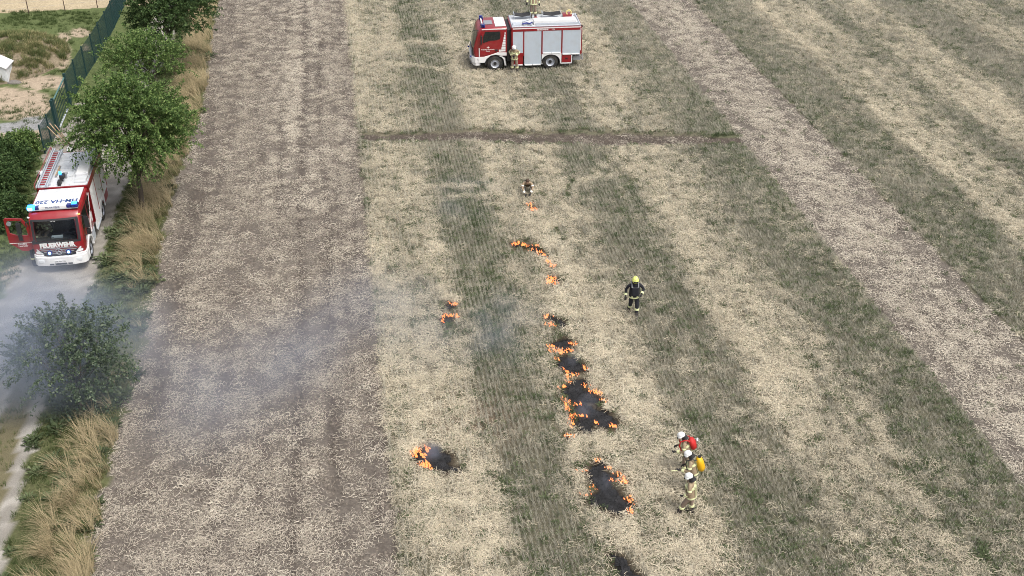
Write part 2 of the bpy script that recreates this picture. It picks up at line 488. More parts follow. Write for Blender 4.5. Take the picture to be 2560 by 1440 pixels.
def survey(X, Y):
    """everything about ground points: dict of arrays"""
    X = np.asarray(X, float); Y = np.asarray(Y, float)
    px, py = proj(X, Y)
    k = (px - 772) / (py + 980)
    wob = (fbm(X * .35, Y * .35, 1) - .5)
    fine = (fbm(X * 1.7, Y * 1.7, 2) - .5)
    s = 0.033 * (py + 980)
    fl = lerp_tab(FIELD_L, py) + fine * 0.9 * s
    lr = lerp_tab(LANE_R, py) + fine * 0.5 * s
    ll = lerp_tab(LANE_L, py) + fine * 0.8 * s
    d = dict(px=px, py=py, k=k, s=s)
    strip = (px >= fl) & (k < K_L + fine * 0.006)
    track = (k > K_T0 + fine * 0.01) & (k < K_T1 + fine * 0.012)
    fy = lerp_tab(FUR, px) if False else np.interp(px, [a for a, b in FUR], [b for a, b in FUR])
    thick = np.interp(px, [900, 1000, 1300, 1500, 1860], [6, 8, 11, 14, 7])
    fur = (np.abs(py - fy + fine * 9) < thick) & (k > K_L - 0.004) & (k < K_T0)
    stub = (px >= fl) & ~strip & ~track & ~fur
    lane = (px < lr) & (px > ll)
    mid = lane & (px > lerp_tab(MID_L, py) + fine * 14) & (px < lerp_tab(RUT_L, py) + fine * 14) & (py > 870)
    verge = (px >= lr) & (px < fl)
    yard = (px <= ll)
    d.update(strip=strip, track=track, fur=fur, stub=stub, lane=lane & ~mid, mid=mid, verge=verge, yard=yard)
    # straw density in the stubble: 1 = lying pale straw, 0 = standing stubble with weeds
    FU = X * .9883 + Y * .1533; FW = -X * .1533 + Y * .9883
    kk = k + wob * 0.014 + (fbm(FU * 1.3, FW * .3, 7) - .5) * 0.035
    pale = np.zeros_like(X)
    for a, b, w in PALE:
        pale = np.maximum(pale, w * sstep(a - .02, a + .02, kk) * (1 - sstep(b - .02, b + .02, kk)))
    pale = np.where(k < .12, np.maximum(pale, sstep(0.08, 0.1, kk)), pale)
    patch = fbm(FU * .75, FW * .10, 11)
    lowmix = sstep(0.42, 0.62, patch)
    pale = np.clip(pale * (0.55 + .42 * lowmix) + 0.15 * lowmix, 0, 1)
    for ln in TRACKS:
        for (x1, y1), (x2, y2) in zip(ln[:-1], ln[1:]):
            L2 = (x2 - x1) ** 2 + (y2 - y1) ** 2
            t = np.clip(((px - x1) * (x2 - x1) + (py - y1) * (y2 - y1)) / L2, 0, 1)
            dd = np.hypot(px - x1 - t * (x2 - x1), (py - y1 - t * (y2 - y1)) * 1.8)
            pale = np.maximum(pale, .95 * (dd < 7))
    d['pale'] = pale
    # more weeds: photo areas
    green = fbm(FU * .5 + 5, FW * .13, 21)
    gb = np.zeros_like(X)
    for cx, cyy, rx, ry, w in [(1030, 20, 110, 60, .8), (1110, 160, 60, 110, .5), (1200, 240, 50, 60, .3), (1200, 760, 60, 110, .5), (1830, 330, 60, 60, .7), (2150, 330, 120, 90, .45),
                               (1060, 60, 90, 60, .4), (1680, 160, 60, 120, .4), (1120, 1410, 80, 40, .5), (2080, 75, 40, 20, .8), (2440, 1150, 120, 120, .4), (1950, 1330, 90, 90, .35), (2330, 1150, 90, 120, .35), (1230, 560, 60, 100, .35), (2450, 640, 70, 70, .3), (2200, 300, 60, 60, .3)]:
        gb = np.maximum(gb, w * np.exp(-((px - cx) / rx) ** 2 - ((py - cyy) / ry) ** 2))
    d['green'] = np.clip(0.25 + (green - .42) * 1.3 + gb, 0, 1) * (1 - 0.75 * pale)
    d['fine'] = fine
    return d

def rut_amount(k, Y):
    a = np.zeros_like(k)
    for kc, w, q, sl in [(-.012, .007, .9, .00016), (.028, .008, 1, -.0002), (.052, .005, .8, .0001), (-.055, .006, .5, .0), (-.105, .009, .5, .0001), (-.155, .006, .4, .0), (.075, .006, .7, 0), (-.19, .014, .7, 0), (.09, .003, .9, 0)]:
        a = np.maximum(a, q * np.exp(-((k - kc - sl * (Y - 50) - .003 * np.sin(Y * .23 + kc * 90)) / w) ** 2))
    return a * sstep(.25, .5, fbm(k * 14, Y * .09, 201))

def tones(d, X, Y):
    """real surface colour of bare ground at each point"""
    n1 = fbm(X * .5, Y * .5, 31); n2 = fbm(X * 2.3, Y * 2.3, 32)
    c = np.zeros((len(X), 3))
    def put(mask, col, amt=1.0):
        w = (mask * amt)[:, None]
        c[:] = c * (1 - w) + np.array(col) * w
    put(np.ones(len(X)), (0.11, 0.12, 0.055))
    # yard: grass, sand, gravel
    px, py = d['px'], d['py']
    y = d['yard']
    sand = np.zeros(len(X))
    for cx, cyy, rx, ry, w in [(40, 262, 95, 42, 1), (155, 135, 22, 40, .9), (95, 205, 60, 22, .7), (200, 82, 30, 14, .75), (160, 95, 22, 18, .6), (60, 335, 140, 16, .6), (130, 200, 40, 25, .6), (215, 120, 12, 16, .5)]:
        sand = np.maximum(sand, w * np.exp(-(((px - cx) / rx) ** 2 + ((py - cyy) / ry) ** 2) ** 1.5))
    sand = sstep(.3, .5, sand + (n2 - .5) * .5)
    put(y, (0.10, 0.125, 0.05)); put(y, (0.36, 0.29, 0.215), sand)
    gr = np.exp(-((px - 90) / 40) ** 2 - ((py - 305) / 16) ** 2) + np.exp(-((px - 30) / 60) ** 2 - ((py - 320) / 14) ** 2)
    put(y, (0.26, 0.26, 0.26), sstep(.3, .6, gr + (n2 - .5) * .4))
    put(y & (py < 33 - px * .055), (0.40, 0.33, 0.22), 1)
    dirt = np.exp(-((px - 45) / 60) ** 2 - ((py - 690) / 50) ** 2)
    put(y, (0.3, 0.25, 0.2), sstep(.4, .8, dirt * n2 * 2))
    put(d['verge'], (0.10, 0.105, 0.05))
    # grassy centre and lane gravel
    put(d['lane'], (0.245, 0.228, 0.20)); put(d['lane'], (0.34, 0.32, 0.285), sstep(.4, .7, n2))
    put(d['lane'] & (py < 700), (0.19, 0.17, 0.15), .35 * sstep(.35, .6, n1))
    put(d['mid'], (0.15, 0.13, 0.08), .9)
    # cultivated soil
    put(d['strip'], (0.135, 0.117, 0.099)); put(d['strip'], (0.185, 0.162, 0.136), sstep(.4, .7, n1) * .6)
    put(d['strip'], (0.07, 0.058, 0.05), rut_amount(d['k'], Y) * .8)
    put(d['track'], (0.135, 0.118, 0.10)); put(d['fur'], (0.085, 0.07, 0.058))
    st = d['stub']
    put(st, (0.13, 0.12, 0.085)); put(st, (0.18, 0.16, 0.115), d['pale'] * .9); put(st, (0.10, 0.11, 0.062), d['green'] * .7)
    # brownish scorch-free bare patch
    b = np.exp(-((px - 1190) / 110) ** 2 - ((py - 1050) / 70) ** 2)
    put(st, (0.16, 0.11, 0.08), b * .6)
    put(burnt_near(px, py, X, Y, .22), (0.045, 0.032, 0.022), .8)
    bm_ = burnt_mask(px, py, X, Y)
    put(bm_, (0.012, 0.012, 0.012), 0.95)
    return np.clip(c * (0.85 + .3 * n2)[:, None], 0, 1)

# ground relief, one height for every builder
def relief(X, Y, d=None):
    if d is None: d = survey(X, Y)
    h = (fbm(X * .8, Y * .8, 41) - .5) * 0.05
    rough = np.where(d['strip'] | d['track'], 0.09, np.where(d['fur'], 0.05, 0.03))
    h = h + (fbm(X * 4.5, Y * 4.5, 42) - .5) * rough
    h = h - np.where(d['fur'], 0.07, 0)
    # wheel ruts along the cultivated strip
    for kc, w, dep in [(-.012, .006, .06), (.03, .008, .05), (.06, .006, .05), (-.05, .006, .03)]:
        h = h - dep * np.exp(-((d['k'] - kc - .004 * np.sin(Y * .2)) / w) ** 2) * d['strip']
    for kc in (.84, .866, .945):
        h = h - .05 * np.exp(-((d['k'] - kc) / .006) ** 2) * d['track']
    # heap of earth in the yard
    px, py = d['px'], d['py']
    h = np.where(d['lane'] | d['mid'], h * .4, h)
    return h
HEAP_C = G(5, 152); HEAP_R = (4.3, 4.8)
def heap_h(X, Y):
    r2 = ((X - HEAP_C.x) / HEAP_R[0]) ** 2 + ((Y - HEAP_C.y) / HEAP_R[1]) ** 2
    return np.maximum(0, 1 - r2) ** 0.8 * 1.3

# the land: a grid split into its regions
STEP = 0.21
gx = np.arange(-46, 47, STEP); gy = np.arange(17, 100, STEP)
GX, GY = np.meshgrid(gx, gy)
nx, ny = len(gx), len(gy)
fx_, fy_ = GX.ravel(), GY.ravel()
D = survey(fx_, fy_)
C3 = tones(D, fx_, fy_)
H = relief(fx_, fy_, D)
ii = (np.arange(ny - 1)[:, None] * nx + np.arange(nx - 1)[None, :]).ravel()
quads = np.stack([ii, ii + 1, ii + 1 + nx, ii + nx], 1)
cxy = (fx_[ii] + STEP / 2, fy_[ii] + STEP / 2)
DC = survey(*cxy)
mats_g = {
 'ploughed_strip': ground_mat('cultivated_soil', 7, .4, 1.0),
 'straw_track': ground_mat('track_soil', 8, .35, .9),
 'furrow': ground_mat('fresh_furrow_soil', 6, .4, 1.0),
 'stubble_field': ground_mat('stubble_soil', 12, .55, 1.0),
 'lane': ground_mat('lane_gravel', 22, .22, .5),
 'verge_ground': ground_mat('verge_soil', 9, .35, .8),
 'yard_ground': ground_mat('yard_soil', 6, .3, .6),
}
reg = {'ploughed_strip': DC['strip'] & ~DC['fur'], 'straw_track': DC['track'], 'furrow': DC['fur'], 'stubble_field': DC['stub'], 'lane': DC['lane'] | DC['mid'], 'verge_ground': DC['verge'], 'yard_ground': DC['yard']}
taken = np.zeros(len(ii), bool)
for nm, mk in reg.items():
    mk = mk & ~taken
    taken |= mk
    q = quads[mk]
    used, inv = np.unique(q, return_inverse=True)
    V = np.stack([fx_[used], fy_[used], H[used]], 1)
    o = np_mesh(nm, V, inv.reshape(-1, 4), mats_g[nm], True, C3[used])
    tag(o, kind='structure')
# country beyond the frame
far = MB()
far.add([(-500, -300, -.25), (500, -300, -.25), (500, 700, -.25), (-500, 700, -.25)], [(0, 1, 2, 3)])
tag(far.build('ground', mat('far_stubble', (0.24, 0.21, 0.14), .95, 0, .35, .15)), kind='structure')

# ------------------------------------------------------------------ scatter: own template shapes instanced on own loose points
def ribbon(V, F, pts, w0, w1, side):
    b = len(V)
    n = len(pts)
    for i, p in enumerate(pts):
        w = (w0 + (w1 - w0) * i / (n - 1)) / 2
        V.append(tuple(Vector(p) - side * w)); V.append(tuple(Vector(p) + side * w))
    for i in range(n - 1):
        F.append((b + 2 * i, b + 2 * i + 1, b + 2 * i + 3, b + 2 * i + 2))

def tmpl_lying(n, rad, L, w, curve, up=0.03, rs=1, along=None):
    r = random.Random(rs); V, F = [], []
    for _ in range(n):
        a = r.uniform(0, 6.283); rr = rad * math.sqrt(r.random())
        p = Vector((rr * math.cos(a), rr * math.sin(a), r.uniform(0.01, up)))
        h = r.uniform(0, 6.283) if along is None else r.gauss(math.pi / 2, along)
        l = L * r.uniform(.5, 1.3); bend = r.gauss(0, curve)
        pts = [p]
        tilt = r.uniform(-.05, .22)
        nseg = 3 if curve > .3 else 1
        for i in range(nseg):
            h += bend / nseg
            p = p + Vector((math.cos(h), math.sin(h), tilt)) * (l / nseg)
            tilt -= .12
            pts.append(p.copy())
        side = Vector((-math.sin(h), math.cos(h), r.uniform(-.6, .6))).normalized()
        ribbon(V, F, pts, w * r.uniform(.7, 1.3), w * .6, side)
    return V, F

def tmpl_row(n, length, L, w, rs=1, spread=.035):
    r = random.Random(rs); V, F = [], []
    for _ in range(n):
        p = Vector((r.gauss(0, spread), r.uniform(-length / 2, length / 2), 0))
        t = Vector((r.gauss(0, .25), r.gauss(0, .25), 1)).normalized() * L * r.uniform(.6, 1.25)
        a = r.uniform(0, 3.14)
        ribbon(V, F, [p, p + t], w, w * .8, Vector((math.cos(a), math.sin(a), 0)))
    return V, F

def tmpl_tuft(n, rad, L, w, lean, droop, rs=1, bias=(0, 0), segs=3):
    r = random.Random(rs); V, F = [], []
    for _ in range(n):
        a = r.uniform(0, 6.283); rr = rad * math.sqrt(r.random())
        p = Vector((rr * math.cos(a), rr * math.sin(a), 0))
        out = Vector((math.cos(a) * .6 + bias[0] + r.gauss(0, .3), math.sin(a) * .6 + bias[1] + r.gauss(0, .3), 0)) * lean
        l = L * r.uniform(.5, 1.2)
        pts = [p]; d = Vector((out.x * .3, out.y * .3, 1)).normalized()
        for i in range(segs):
            p = p + d * (l / segs)
            pts.append(p.copy())
            d = (d + out * .5 + Vector((0, 0, -droop))).normalized()
        s = Vector((-out.y, out.x, 0)) + Vector((r.gauss(0, .3), r.gauss(0, .3), 0))
        s = s.normalized() if s.length > 1e-3 else Vector((1, 0, 0))
        ribbon(V, F, pts, w, w * .25, s)
    return V, F

def tmpl_weed(n, rad, L, w, rs=1, flat=.5):
    r = random.Random(rs); V, F = [], []
    for _ in range(n):
        a = r.uniform(0, 6.283); rr = rad * r.random()
        p = Vector((rr * math.cos(a), rr * math.sin(a), r.uniform(0, L * .5)))
        d = Vector((math.cos(a + r.gauss(0, .6)), math.sin(a + r.gauss(0, .6)), r.uniform(.1, 1.4))).normalized()
        l = L * r.uniform(.5, 1.2)
        side = d.cross(Vector((0, 0, 1)))
        side = side.normalized() if side.length > .01 else Vector((1, 0, 0))
        q = p + d * l * .5; e = p + d * l + Vector((0, 0, -l * .25))
        b = len(V)
        V += [tuple(p), tuple(q - side * w / 2), tuple(e), tuple(q + side * w / 2)]
        F.append((b, b + 1, b + 2, b + 3))
    return V, F

def scatter(name, pts, yaw, scl, tint, idx, tmpls, material, parent=None, tiltx=None, tilty=None):
    V, T, F = [], [], []
    for k, (v, f) in enumerate(tmpls):
        b = len(V)
        V += v; T += [k] * len(v); F += [tuple(b + i for i in q) for q in f]
    nt = len(V); n = len(pts)
    me = bpy.data.meshes.new(name)
    allv = np.concatenate([np.array(V, np.float32), np.asarray(pts, np.float32)])
    me.vertices.add(len(allv)); me.vertices.foreach_set('co', allv.ravel())
    Fa = np.array(F, np.int32)
    me.loops.add(Fa.size); me.loops.foreach_set('vertex_index', Fa.ravel())
    me.polygons.add(len(Fa))
    me.polygons.foreach_set('loop_start', np.arange(0, Fa.size, 4, dtype=np.int32))
    me.polygons.foreach_set('loop_total', np.full(len(Fa), 4, np.int32))
    me.update(calc_edges=True)
    def at(nm, typ, arr, key='value'):
        a = me.attributes.new(nm, typ, 'POINT'); a.data.foreach_set(key, arr.ravel())
    at('kindid', 'INT', np.concatenate([np.array(T, np.int32), np.full(n, -1, np.int32)]))
    at('pick', 'INT', np.concatenate([np.zeros(nt, np.int32), np.asarray(idx, np.int32)]))
    rot = np.zeros((nt + n, 3), np.float32); rot[nt:, 2] = yaw
    if tiltx is not None: rot[nt:, 0] = tiltx
    if tilty is not None: rot[nt:, 1] = tilty
    at('rot', 'FLOAT_VECTOR', rot, 'vector')
    sc = np.ones(nt + n, np.float32); sc[nt:] = scl; at('scl', 'FLOAT', sc)
    tt = np.zeros(nt + n, np.float32); tt[nt:] = tint; at('tint', 'FLOAT', tt)
    me.materials.append(material)
    o = bpy.data.objects.new(name, me); COL.objects.link(o)
    if parent is not None: o.parent = parent
    ng = bpy.data.node_groups.new(name, 'GeometryNodeTree')
    ng.interface.new_socket('Geometry', in_out='INPUT', socket_type='NodeSocketGeometry')
    ng.interface.new_socket('Geometry', in_out='OUTPUT', socket_type='NodeSocketGeometry')
    N, L = ng.nodes, ng.links
    gi, go = N.new('NodeGroupInput'), N.new('NodeGroupOutput')
    def attr(nm, typ):
        a = N.new('GeometryNodeInputNamedAttribute'); a.data_type = typ; a.inputs['Name'].default_value = nm
        return a.outputs['Attribute']
    kid = attr('kindid', 'INT')
    g2i = N.new('GeometryNodeGeometryToInstance')
    def sel(k):
        c = N.new('FunctionNodeCompare'); c.data_type = 'INT'; c.operation = 'EQUAL'
        L.new(kid, c.inputs[2]); c.inputs[3].default_value = k
        s = N.new('GeometryNodeSeparateGeometry'); s.domain = 'POINT'
        L.new(gi.outputs[0], s.inputs[0]); L.new(c.outputs[0], s.inputs[1])
        return s.outputs[0]
    outs = [sel(k) for k in range(len(tmpls))]
    for s_ in reversed(outs):
        L.new(s_, g2i.inputs[0])
    # Geometry to Instance orders by link order; variants are alike so the order does not matter
    iop = N.new('GeometryNodeInstanceOnPoints')
    m2p = N.new('GeometryNodeMeshToPoints')
    L.new(sel(-1), m2p.inputs[0])
    L.new(m2p.outputs[0], iop.inputs['Points']); L.new(g2i.outputs[0], iop.inputs['Instance'])
    iop.inputs['Pick Instance'].default_value = True
    L.new(attr('pick', 'INT'), iop.inputs['Instance Index'])
    er = N.new('FunctionNodeEulerToRotation'); L.new(attr('rot', 'FLOAT_VECTOR'), er.inputs[0])
    L.new(er.outputs[0], iop.inputs['Rotation'])
    L.new(attr('scl', 'FLOAT'), iop.inputs['Scale'])
    sm = N.new('GeometryNodeSetMaterial'); sm.inputs['Material'].default_value = material
    L.new(iop.outputs[0], sm.inputs[0]); L.new(sm.outputs[0], go.inputs[0])
    md = o.modifiers.new('scatter', 'NODES'); md.node_group = ng
    return o

STRAW = [(0.0, (0.12, 0.11, 0.085)), (0.3, (0.30, 0.275, 0.215)), (0.6, (0.54, 0.48, 0.365)), (0.85, (0.77, 0.685, 0.515)), (1.0, (0.90, 0.83, 0.67))]
M['straw'] = plant_mat('straw', STRAW, .2)
M['stubble'] = plant_mat('cut_stubble', [(0.0, (0.115, 0.11, 0.088)), (0.3, (0.27, 0.258, 0.208)), (0.6, (0.48, 0.455, 0.375)), (0.85, (0.68, 0.635, 0.52)), (1.0, (0.84, 0.79, 0.66))], .2)
M['straw_soil'] = plant_mat('weathered_straw', [(0, (0.15, 0.125, 0.108)), (.3, (0.28, 0.245, 0.205)), (.6, (0.50, 0.445, 0.36)), (1, (0.80, 0.735, 0.61))], .15)
M['weed'] = plant_mat('weed_leaf', [(0, (0.045, 0.065, 0.030)), (.5, (0.092, 0.122, 0.058)), (.85, (0.155, 0.19, 0.095)), (1, (0.23, 0.26, 0.14))], .3)
M['grass'] = plant_mat('verge_grass', [(0, (0.055, 0.085, 0.028)), (.45, (0.10, 0.14, 0.05)), (.75, (0.24, 0.235, 0.11)), (1, (0.46, 0.39, 0.22))], .3)
M['hay'] = plant_mat('dry_tall_grass', [(0, (0.16, 0.14, 0.08)), (.4, (0.36, 0.30, 0.18)), (.75, (0.56, 0.46, 0.29)), (1, (0.70, 0.60, 0.41))], .35)
M['char'] = plant_mat('charred_straw', [(0, (0.008, 0.008, 0.009)), (.7, (0.02, 0.02, 0.022)), (1, (0.07, 0.07, 0.075))], 0)

FD = math.atan2(508, CT * FPX + ST * 1700)      # field direction, turned left of the view
cfd, sfd = math.cos(FD), math.sin(FD)

def visible(X, Y, margin=230):
    px, py = proj(X, Y)
    return (px > -margin) & (px < 2560 + margin) & (py > -margin * 1.2) & (py < 1440 + margin)

def cand(density, xr=(-46, 46), yr=(20, 95), margin=230):
    n = int(density * (xr[1] - xr[0]) * (yr[1] - yr[0]))
    X = rng.uniform(*xr, n); Y = rng.uniform(*yr, n)
    v = visible(X, Y, margin)
    return X[v], Y[v]

TRUCKS = []     # footprints kept clear of tall growth: (cx, cy, fx, fy, halfL, halfW)

# standing stubble in drilled rows
ROW, SEG = 0.185, 0.5
U, W = np.meshgrid(np.arange(-60, 60, ROW), np.arange(10, 110, SEG))
U = U.ravel(); W = W.ravel() + rng.uniform(-.1, .1, U.size)
X = U * cfd - W * sfd; Y = U * sfd + W * cfd
v = visible(X, Y); X, Y = X[v], Y[v]
d = survey(X, Y)
bm_ = burnt_near(d['px'], d['py'], X, Y, .2)
fa, fb = survey(X, Y + .3), survey(X, Y - .35)
keep = d['stub'] & ~bm_ & ~fa['fur'] & ~fb['fur'] & (rng.random(len(X)) > d['pale'] * .45)
X, Y = X[keep], Y[keep]; d = survey(X, Y)
tint = np.clip(0.60 + .20 * d['pale'] + .4 * (fbm(X * .5, Y * .5, 51) - .5) + rng.normal(0, .1, len(X)), 0, 1)
o = scatter('standing_stubble', np.stack([X, Y, relief(X, Y, d)], 1), np.full(len(X), FD) + rng.normal(0, .03, len(X)), rng.uniform(.8, 1.2, len(X)), tint, rng.integers(0, 4, len(X)),
        [tmpl_row(42, SEG, .17, .012, i, .027) for i in range(4)], M['stubble'])
tag(o, kind='stuff')
print('rows', len(X))

# straw lying in swaths
X, Y = cand(20)
d = survey(X, Y); bm_ = burnt_near(d['px'], d['py'], X, Y, .26)
fa, fb = survey(X, Y + .4), survey(X, Y - .4)
keep = d['stub'] & ~bm_ & ~fa['fur'] & ~fb['fur'] & (rng.random(len(X)) < .08 + .92 * d['pale'])
X, Y = X[keep], Y[keep]; d = survey(X, Y)
FU = X * cfd + Y * sfd; FW = -X * sfd + Y * cfd
tint = np.clip(.48 + .36 * d['pale'] + .35 * (fbm(FU * 1.2, FW * .3, 52) - .5) + rng.normal(0, .13, len(X)), 0, 1)
o = scatter('lying_straw', np.stack([X, Y, relief(X, Y, d) + .03], 1), rng.uniform(0, 6.28, len(X)), rng.uniform(.8, 1.3, len(X)), tint, rng.integers(0, 4, len(X)),
        [tmpl_lying(42, .25, .155, .0105, .32, .16, i + 10) for i in range(4)], M['straw'])
tag(o, kind='stuff')
print('lying', len(X))

# weeds in the stubble
X, Y = cand(32)
d = survey(X, Y); bm_ = burnt_mask(d['px'], d['py'], X, Y)
cl = sstep(.42, .66, fbm(X * 1.1, Y * 1.1, 61))
keep = (d['stub'] & ~bm_ & (rng.random(len(X)) < d['green'] * (.5 + .9 * cl) + .07 + .22 * cl)) | (d['track'] & (rng.random(len(X)) < .012))
X, Y = X[keep], Y[keep]; d = survey(X, Y)
o = scatter('field_weeds', np.stack([X, Y, relief(X, Y, d) + .02], 1), rng.uniform(0, 6.28, len(X)), rng.uniform(.5, 1.35, len(X)), rng.random(len(X)), rng.integers(0, 4, len(X)),
        [tmpl_weed(24, .12, .14, .024, i + 20) for i in range(4)], M['weed'])
tag(o, kind='stuff')
print('weeds', len(X))

# straw bits on the cultivated strip and on the track
X, Y = cand(18)
d = survey(X, Y)
streak = fbm(d['k'] * 60, Y * .12, 71)
dens = np.where(d['strip'], .44 + .55 * sstep(.35, .62, streak) * (.6 + .4 * sstep(.25, .6, fbm(X * .5, Y * .5, 72))), 0)
edge = np.exp(-((d['k'] + .20) / .05) ** 2)
dens = dens * (1 - .35 * edge) * (1 - .7 * rut_amount(d['k'], Y))
tk = (d['k'] - K_T0) / (K_T1 - K_T0)
tst = sstep(.3, .6, fbm(d['k'] * 90, Y * .10, 75))
dens = np.where(d['track'], .30 + (.32 + .55 * tst) * sstep(.12, .3, tk) * (1 - sstep(.62, .8, tk)) + .15 * tst, dens)
dens = np.where(d['fur'], .08, dens)
keep = (rng.random(len(X)) < dens)
X, Y = X[keep], Y[keep]; d = survey(X, Y)
mid_ = np.exp(-((d['k'] + .02) / .06) ** 2) * (d['py'] < 520)
tint = np.clip(.62 + .35 * (fbm(X * .6, Y * .6, 73) - .5) + rng.normal(0, .16, len(X)) + .22 * d['track'] + .28 * mid_, 0, 1)
o = scatter('straw_litter', np.stack([X, Y, relief(X, Y, d) + .015], 1), rng.uniform(0, 6.28, len(X)), rng.uniform(.8, 1.3, len(X)), tint, rng.integers(0, 5, len(X)),
        [tmpl_lying(28, .30, .135, .0145, 1.1, .07, i + 30) for i in range(5)], M['straw_soil'])
tag(o, kind='stuff')
print('litter', len(X))

# clods of soil on the cultivated ground
def tmpl_clod(n, rad, size, rs):
    r = random.Random(rs); V, F = [], []
    for _ in range(n):
        a = r.uniform(0, 6.283); rr = rad * math.sqrt(r.random())
        c = Vector((rr * math.cos(a), rr * math.sin(a), 0)); s = size * r.uniform(.5, 1.4)
        b = len(V)
        for z, q in ((0, 1.0), (s * .8, .5)):
            for k in range(4):
                t = k * math.pi / 2 + r.uniform(-.4, .4)
                V.append(tuple(c + Vector((math.cos(t) * s * q * r.uniform(.7, 1.3), math.sin(t) * s * q * r.uniform(.7, 1.3), z * r.uniform(.7, 1.2)))))
        for k in range(4):
            F.append((b + k, b + (k + 1) % 4, b + 4 + (k + 1) % 4, b + 4 + k))
        F.append((b + 4, b + 5, b + 6, b + 7))
    return V, F
M['clod'] = plant_mat('soil_clod', [(0, (0.085, 0.07, 0.06)), (.5, (0.14, 0.12, 0.10)), (1, (0.21, 0.18, 0.15))], 0)
X, Y = cand(5)
d = survey(X, Y); keep = (d['strip'] | d['track'] & (rng.random(len(X)) < .5) | d['fur'])
X, Y = X[keep], Y[keep]; d = survey(X, Y)
o = scatter('soil_clods', np.stack([X, Y, relief(X, Y, d)], 1), rng.uniform(0, 6.28, len(X)), rng.uniform(.6, 1.3, len(X)), rng.random(len(X)), rng.integers(0, 3, len(X)),
        [tmpl_clod(9, .3, .05, i + 40) for i in range(3)], M['clod'])
tag(o, kind='stuff')

# verge: short grass, then tall dry grass
X, Y = cand(26, (-46, 0))
d = survey(X, Y)
px, py = d['px'], d['py']
v_in = d['verge'] & (px < lerp_tab(FIELD_L, py) - 2)
lawn = np.zeros(len(X))
for cx, cyy, rx, ry, w in [(110, 45, 110, 22, 1.0), (200, 45, 50, 18, 1), (75, 295, 40, 14, .6), (130, 170, 25, 20, .5), (60, 285, 60, 14, .5), (120, 240, 14, 25, .9), (150, 178, 14, 8, 1), (45, 700, 90, 120, .5), (10, 560, 60, 70, .6), (190, 70, 50, 16, .4), (165, 110, 18, 14, .5), (10, 283, 30, 8, .7), (70, 480, 60, 110, .9)]:
    lawn = np.maximum(lawn, w * np.exp(-(((px - cx) / rx) ** 2 + ((py - cyy) / ry) ** 2) ** 1.5))
keep = (v_in & (rng.random(len(X)) < .85)) | (d['mid'] & (rng.random(len(X)) < .3)) | (d['yard'] & (py > 28) & (rng.random(len(X)) < 1.3 * lawn * sstep(.25, .45, fbm(X, Y, 81)) + .06 + .25 * (py > 620)))
X, Y = X[keep], Y[keep]; d = survey(X, Y); px, py = d['px'], d['py']
across = (px - lerp_tab(LANE_R, py)) / np.maximum(lerp_tab(FIELD_L, py) - lerp_tab(LANE_R, py), 1)
greenish = np.where(d['verge'], .15 + .55 * sstep(.35, .9, across) + .5 * (fbm(X * .5, Y * .5, 82) - .5), .12)
greenish = np.where(d['mid'], .55, greenish)
tint = np.clip(greenish + rng.normal(0, .1, len(X)), 0, 1)
o = scatter('short_grass', np.stack([X, Y, relief(X, Y, d)], 1), rng.uniform(0, 6.28, len(X)), rng.uniform(.6, 1.3, len(X)), tint, rng.integers(0, 4, len(X)),
        [tmpl_tuft(26, .13, .17, .012, .8, .15, i + 50) for i in range(4)], M['grass'])
tag(o, kind='stuff')
print('grass', len(X))

X, Y = cand(9, (-46, 0))
d = survey(X, Y); px, py = d['px'], d['py']
across = (px - lerp_tab(LANE_R, py)) / np.maximum(lerp_tab(FIELD_L, py) - lerp_tab(LANE_R, py), 1)
tall = sstep(.3, .5, across) * np.interp(py, [0, 150, 300, 420, 520, 640, 700, 780, 1000, 1050, 1090, 1440], [.8, .9, .9, .9, .9, .7, .25, .18, .06, .25, .7, .75])
tall = tall * (.35 + .9 * sstep(.35, .6, fbm(X * .7, Y * .7, 91)))
keep = d['verge'] & (px < lerp_tab(FIELD_L, py) + 4) & (rng.random(len(X)) < tall)
X, Y = X[keep], Y[keep]; d = survey(X, Y)
tint = np.clip(.55 + .9 * (fbm(X * .6, Y * .6, 92) - .5) + rng.normal(0, .12, len(X)), 0, 1)
lean_yaw = rng.normal(0, .5, len(X)) + 1.5 * (fbm(X * .3, Y * .3, 93) - .5)
o = scatter('tall_dry_grass', np.stack([X, Y, relief(X, Y, d)], 1), lean_yaw, rng.uniform(.6, 1.2, len(X)), tint, rng.integers(0, 5, len(X)),
        [tmpl_tuft(44, .16, .95, .013, .8, .12, i + 60, bias=(-.9, .1), segs=4) for i in range(5)], M['hay'])
tag(o, kind='stuff')
keep = rng.random(len(X)) < .5
o = scatter('green_tall_grass', np.stack([X, Y, relief(X, Y, d)], 1)[keep], lean_yaw[keep], rng.uniform(.5, .9, keep.sum()), rng.random(keep.sum()) * .45, rng.integers(0, 3, keep.sum()),
        [tmpl_tuft(34, .16, .8, .016, .7, .12, i + 66, bias=(-.6, .1), segs=4) for i in range(3)], M['grass'])
tag(o, kind='stuff')
print('tall', len(X))

# broad-leaved undergrowth on the verge
X, Y = cand(16, (-46, 0))
d = survey(X, Y); px, py = d['px'], d['py']
w = np.interp(py, [500, 600, 680, 760, 1000, 1070, 1130], [.05, .1, .4, .6, .8, .6, .05]) * sstep(.4, .58, fbm(X * .6, Y * .6, 95))
keep = d['verge'] & (px < lerp_tab(FIELD_L, py) + 3) & (rng.random(len(X)) < w)
X, Y = X[keep], Y[keep]; d = survey(X, Y)
o = scatter('undergrowth', np.stack([X, Y, relief(X, Y, d)], 1), rng.uniform(0, 6.28, len(X)), rng.uniform(.7, 1.6, len(X)), rng.random(len(X)), rng.integers(0, 3, len(X)),
        [tmpl_weed(70, .24, .22, .06, i + 70) for i in range(3)], M['weed'])
tag(o, kind='stuff')

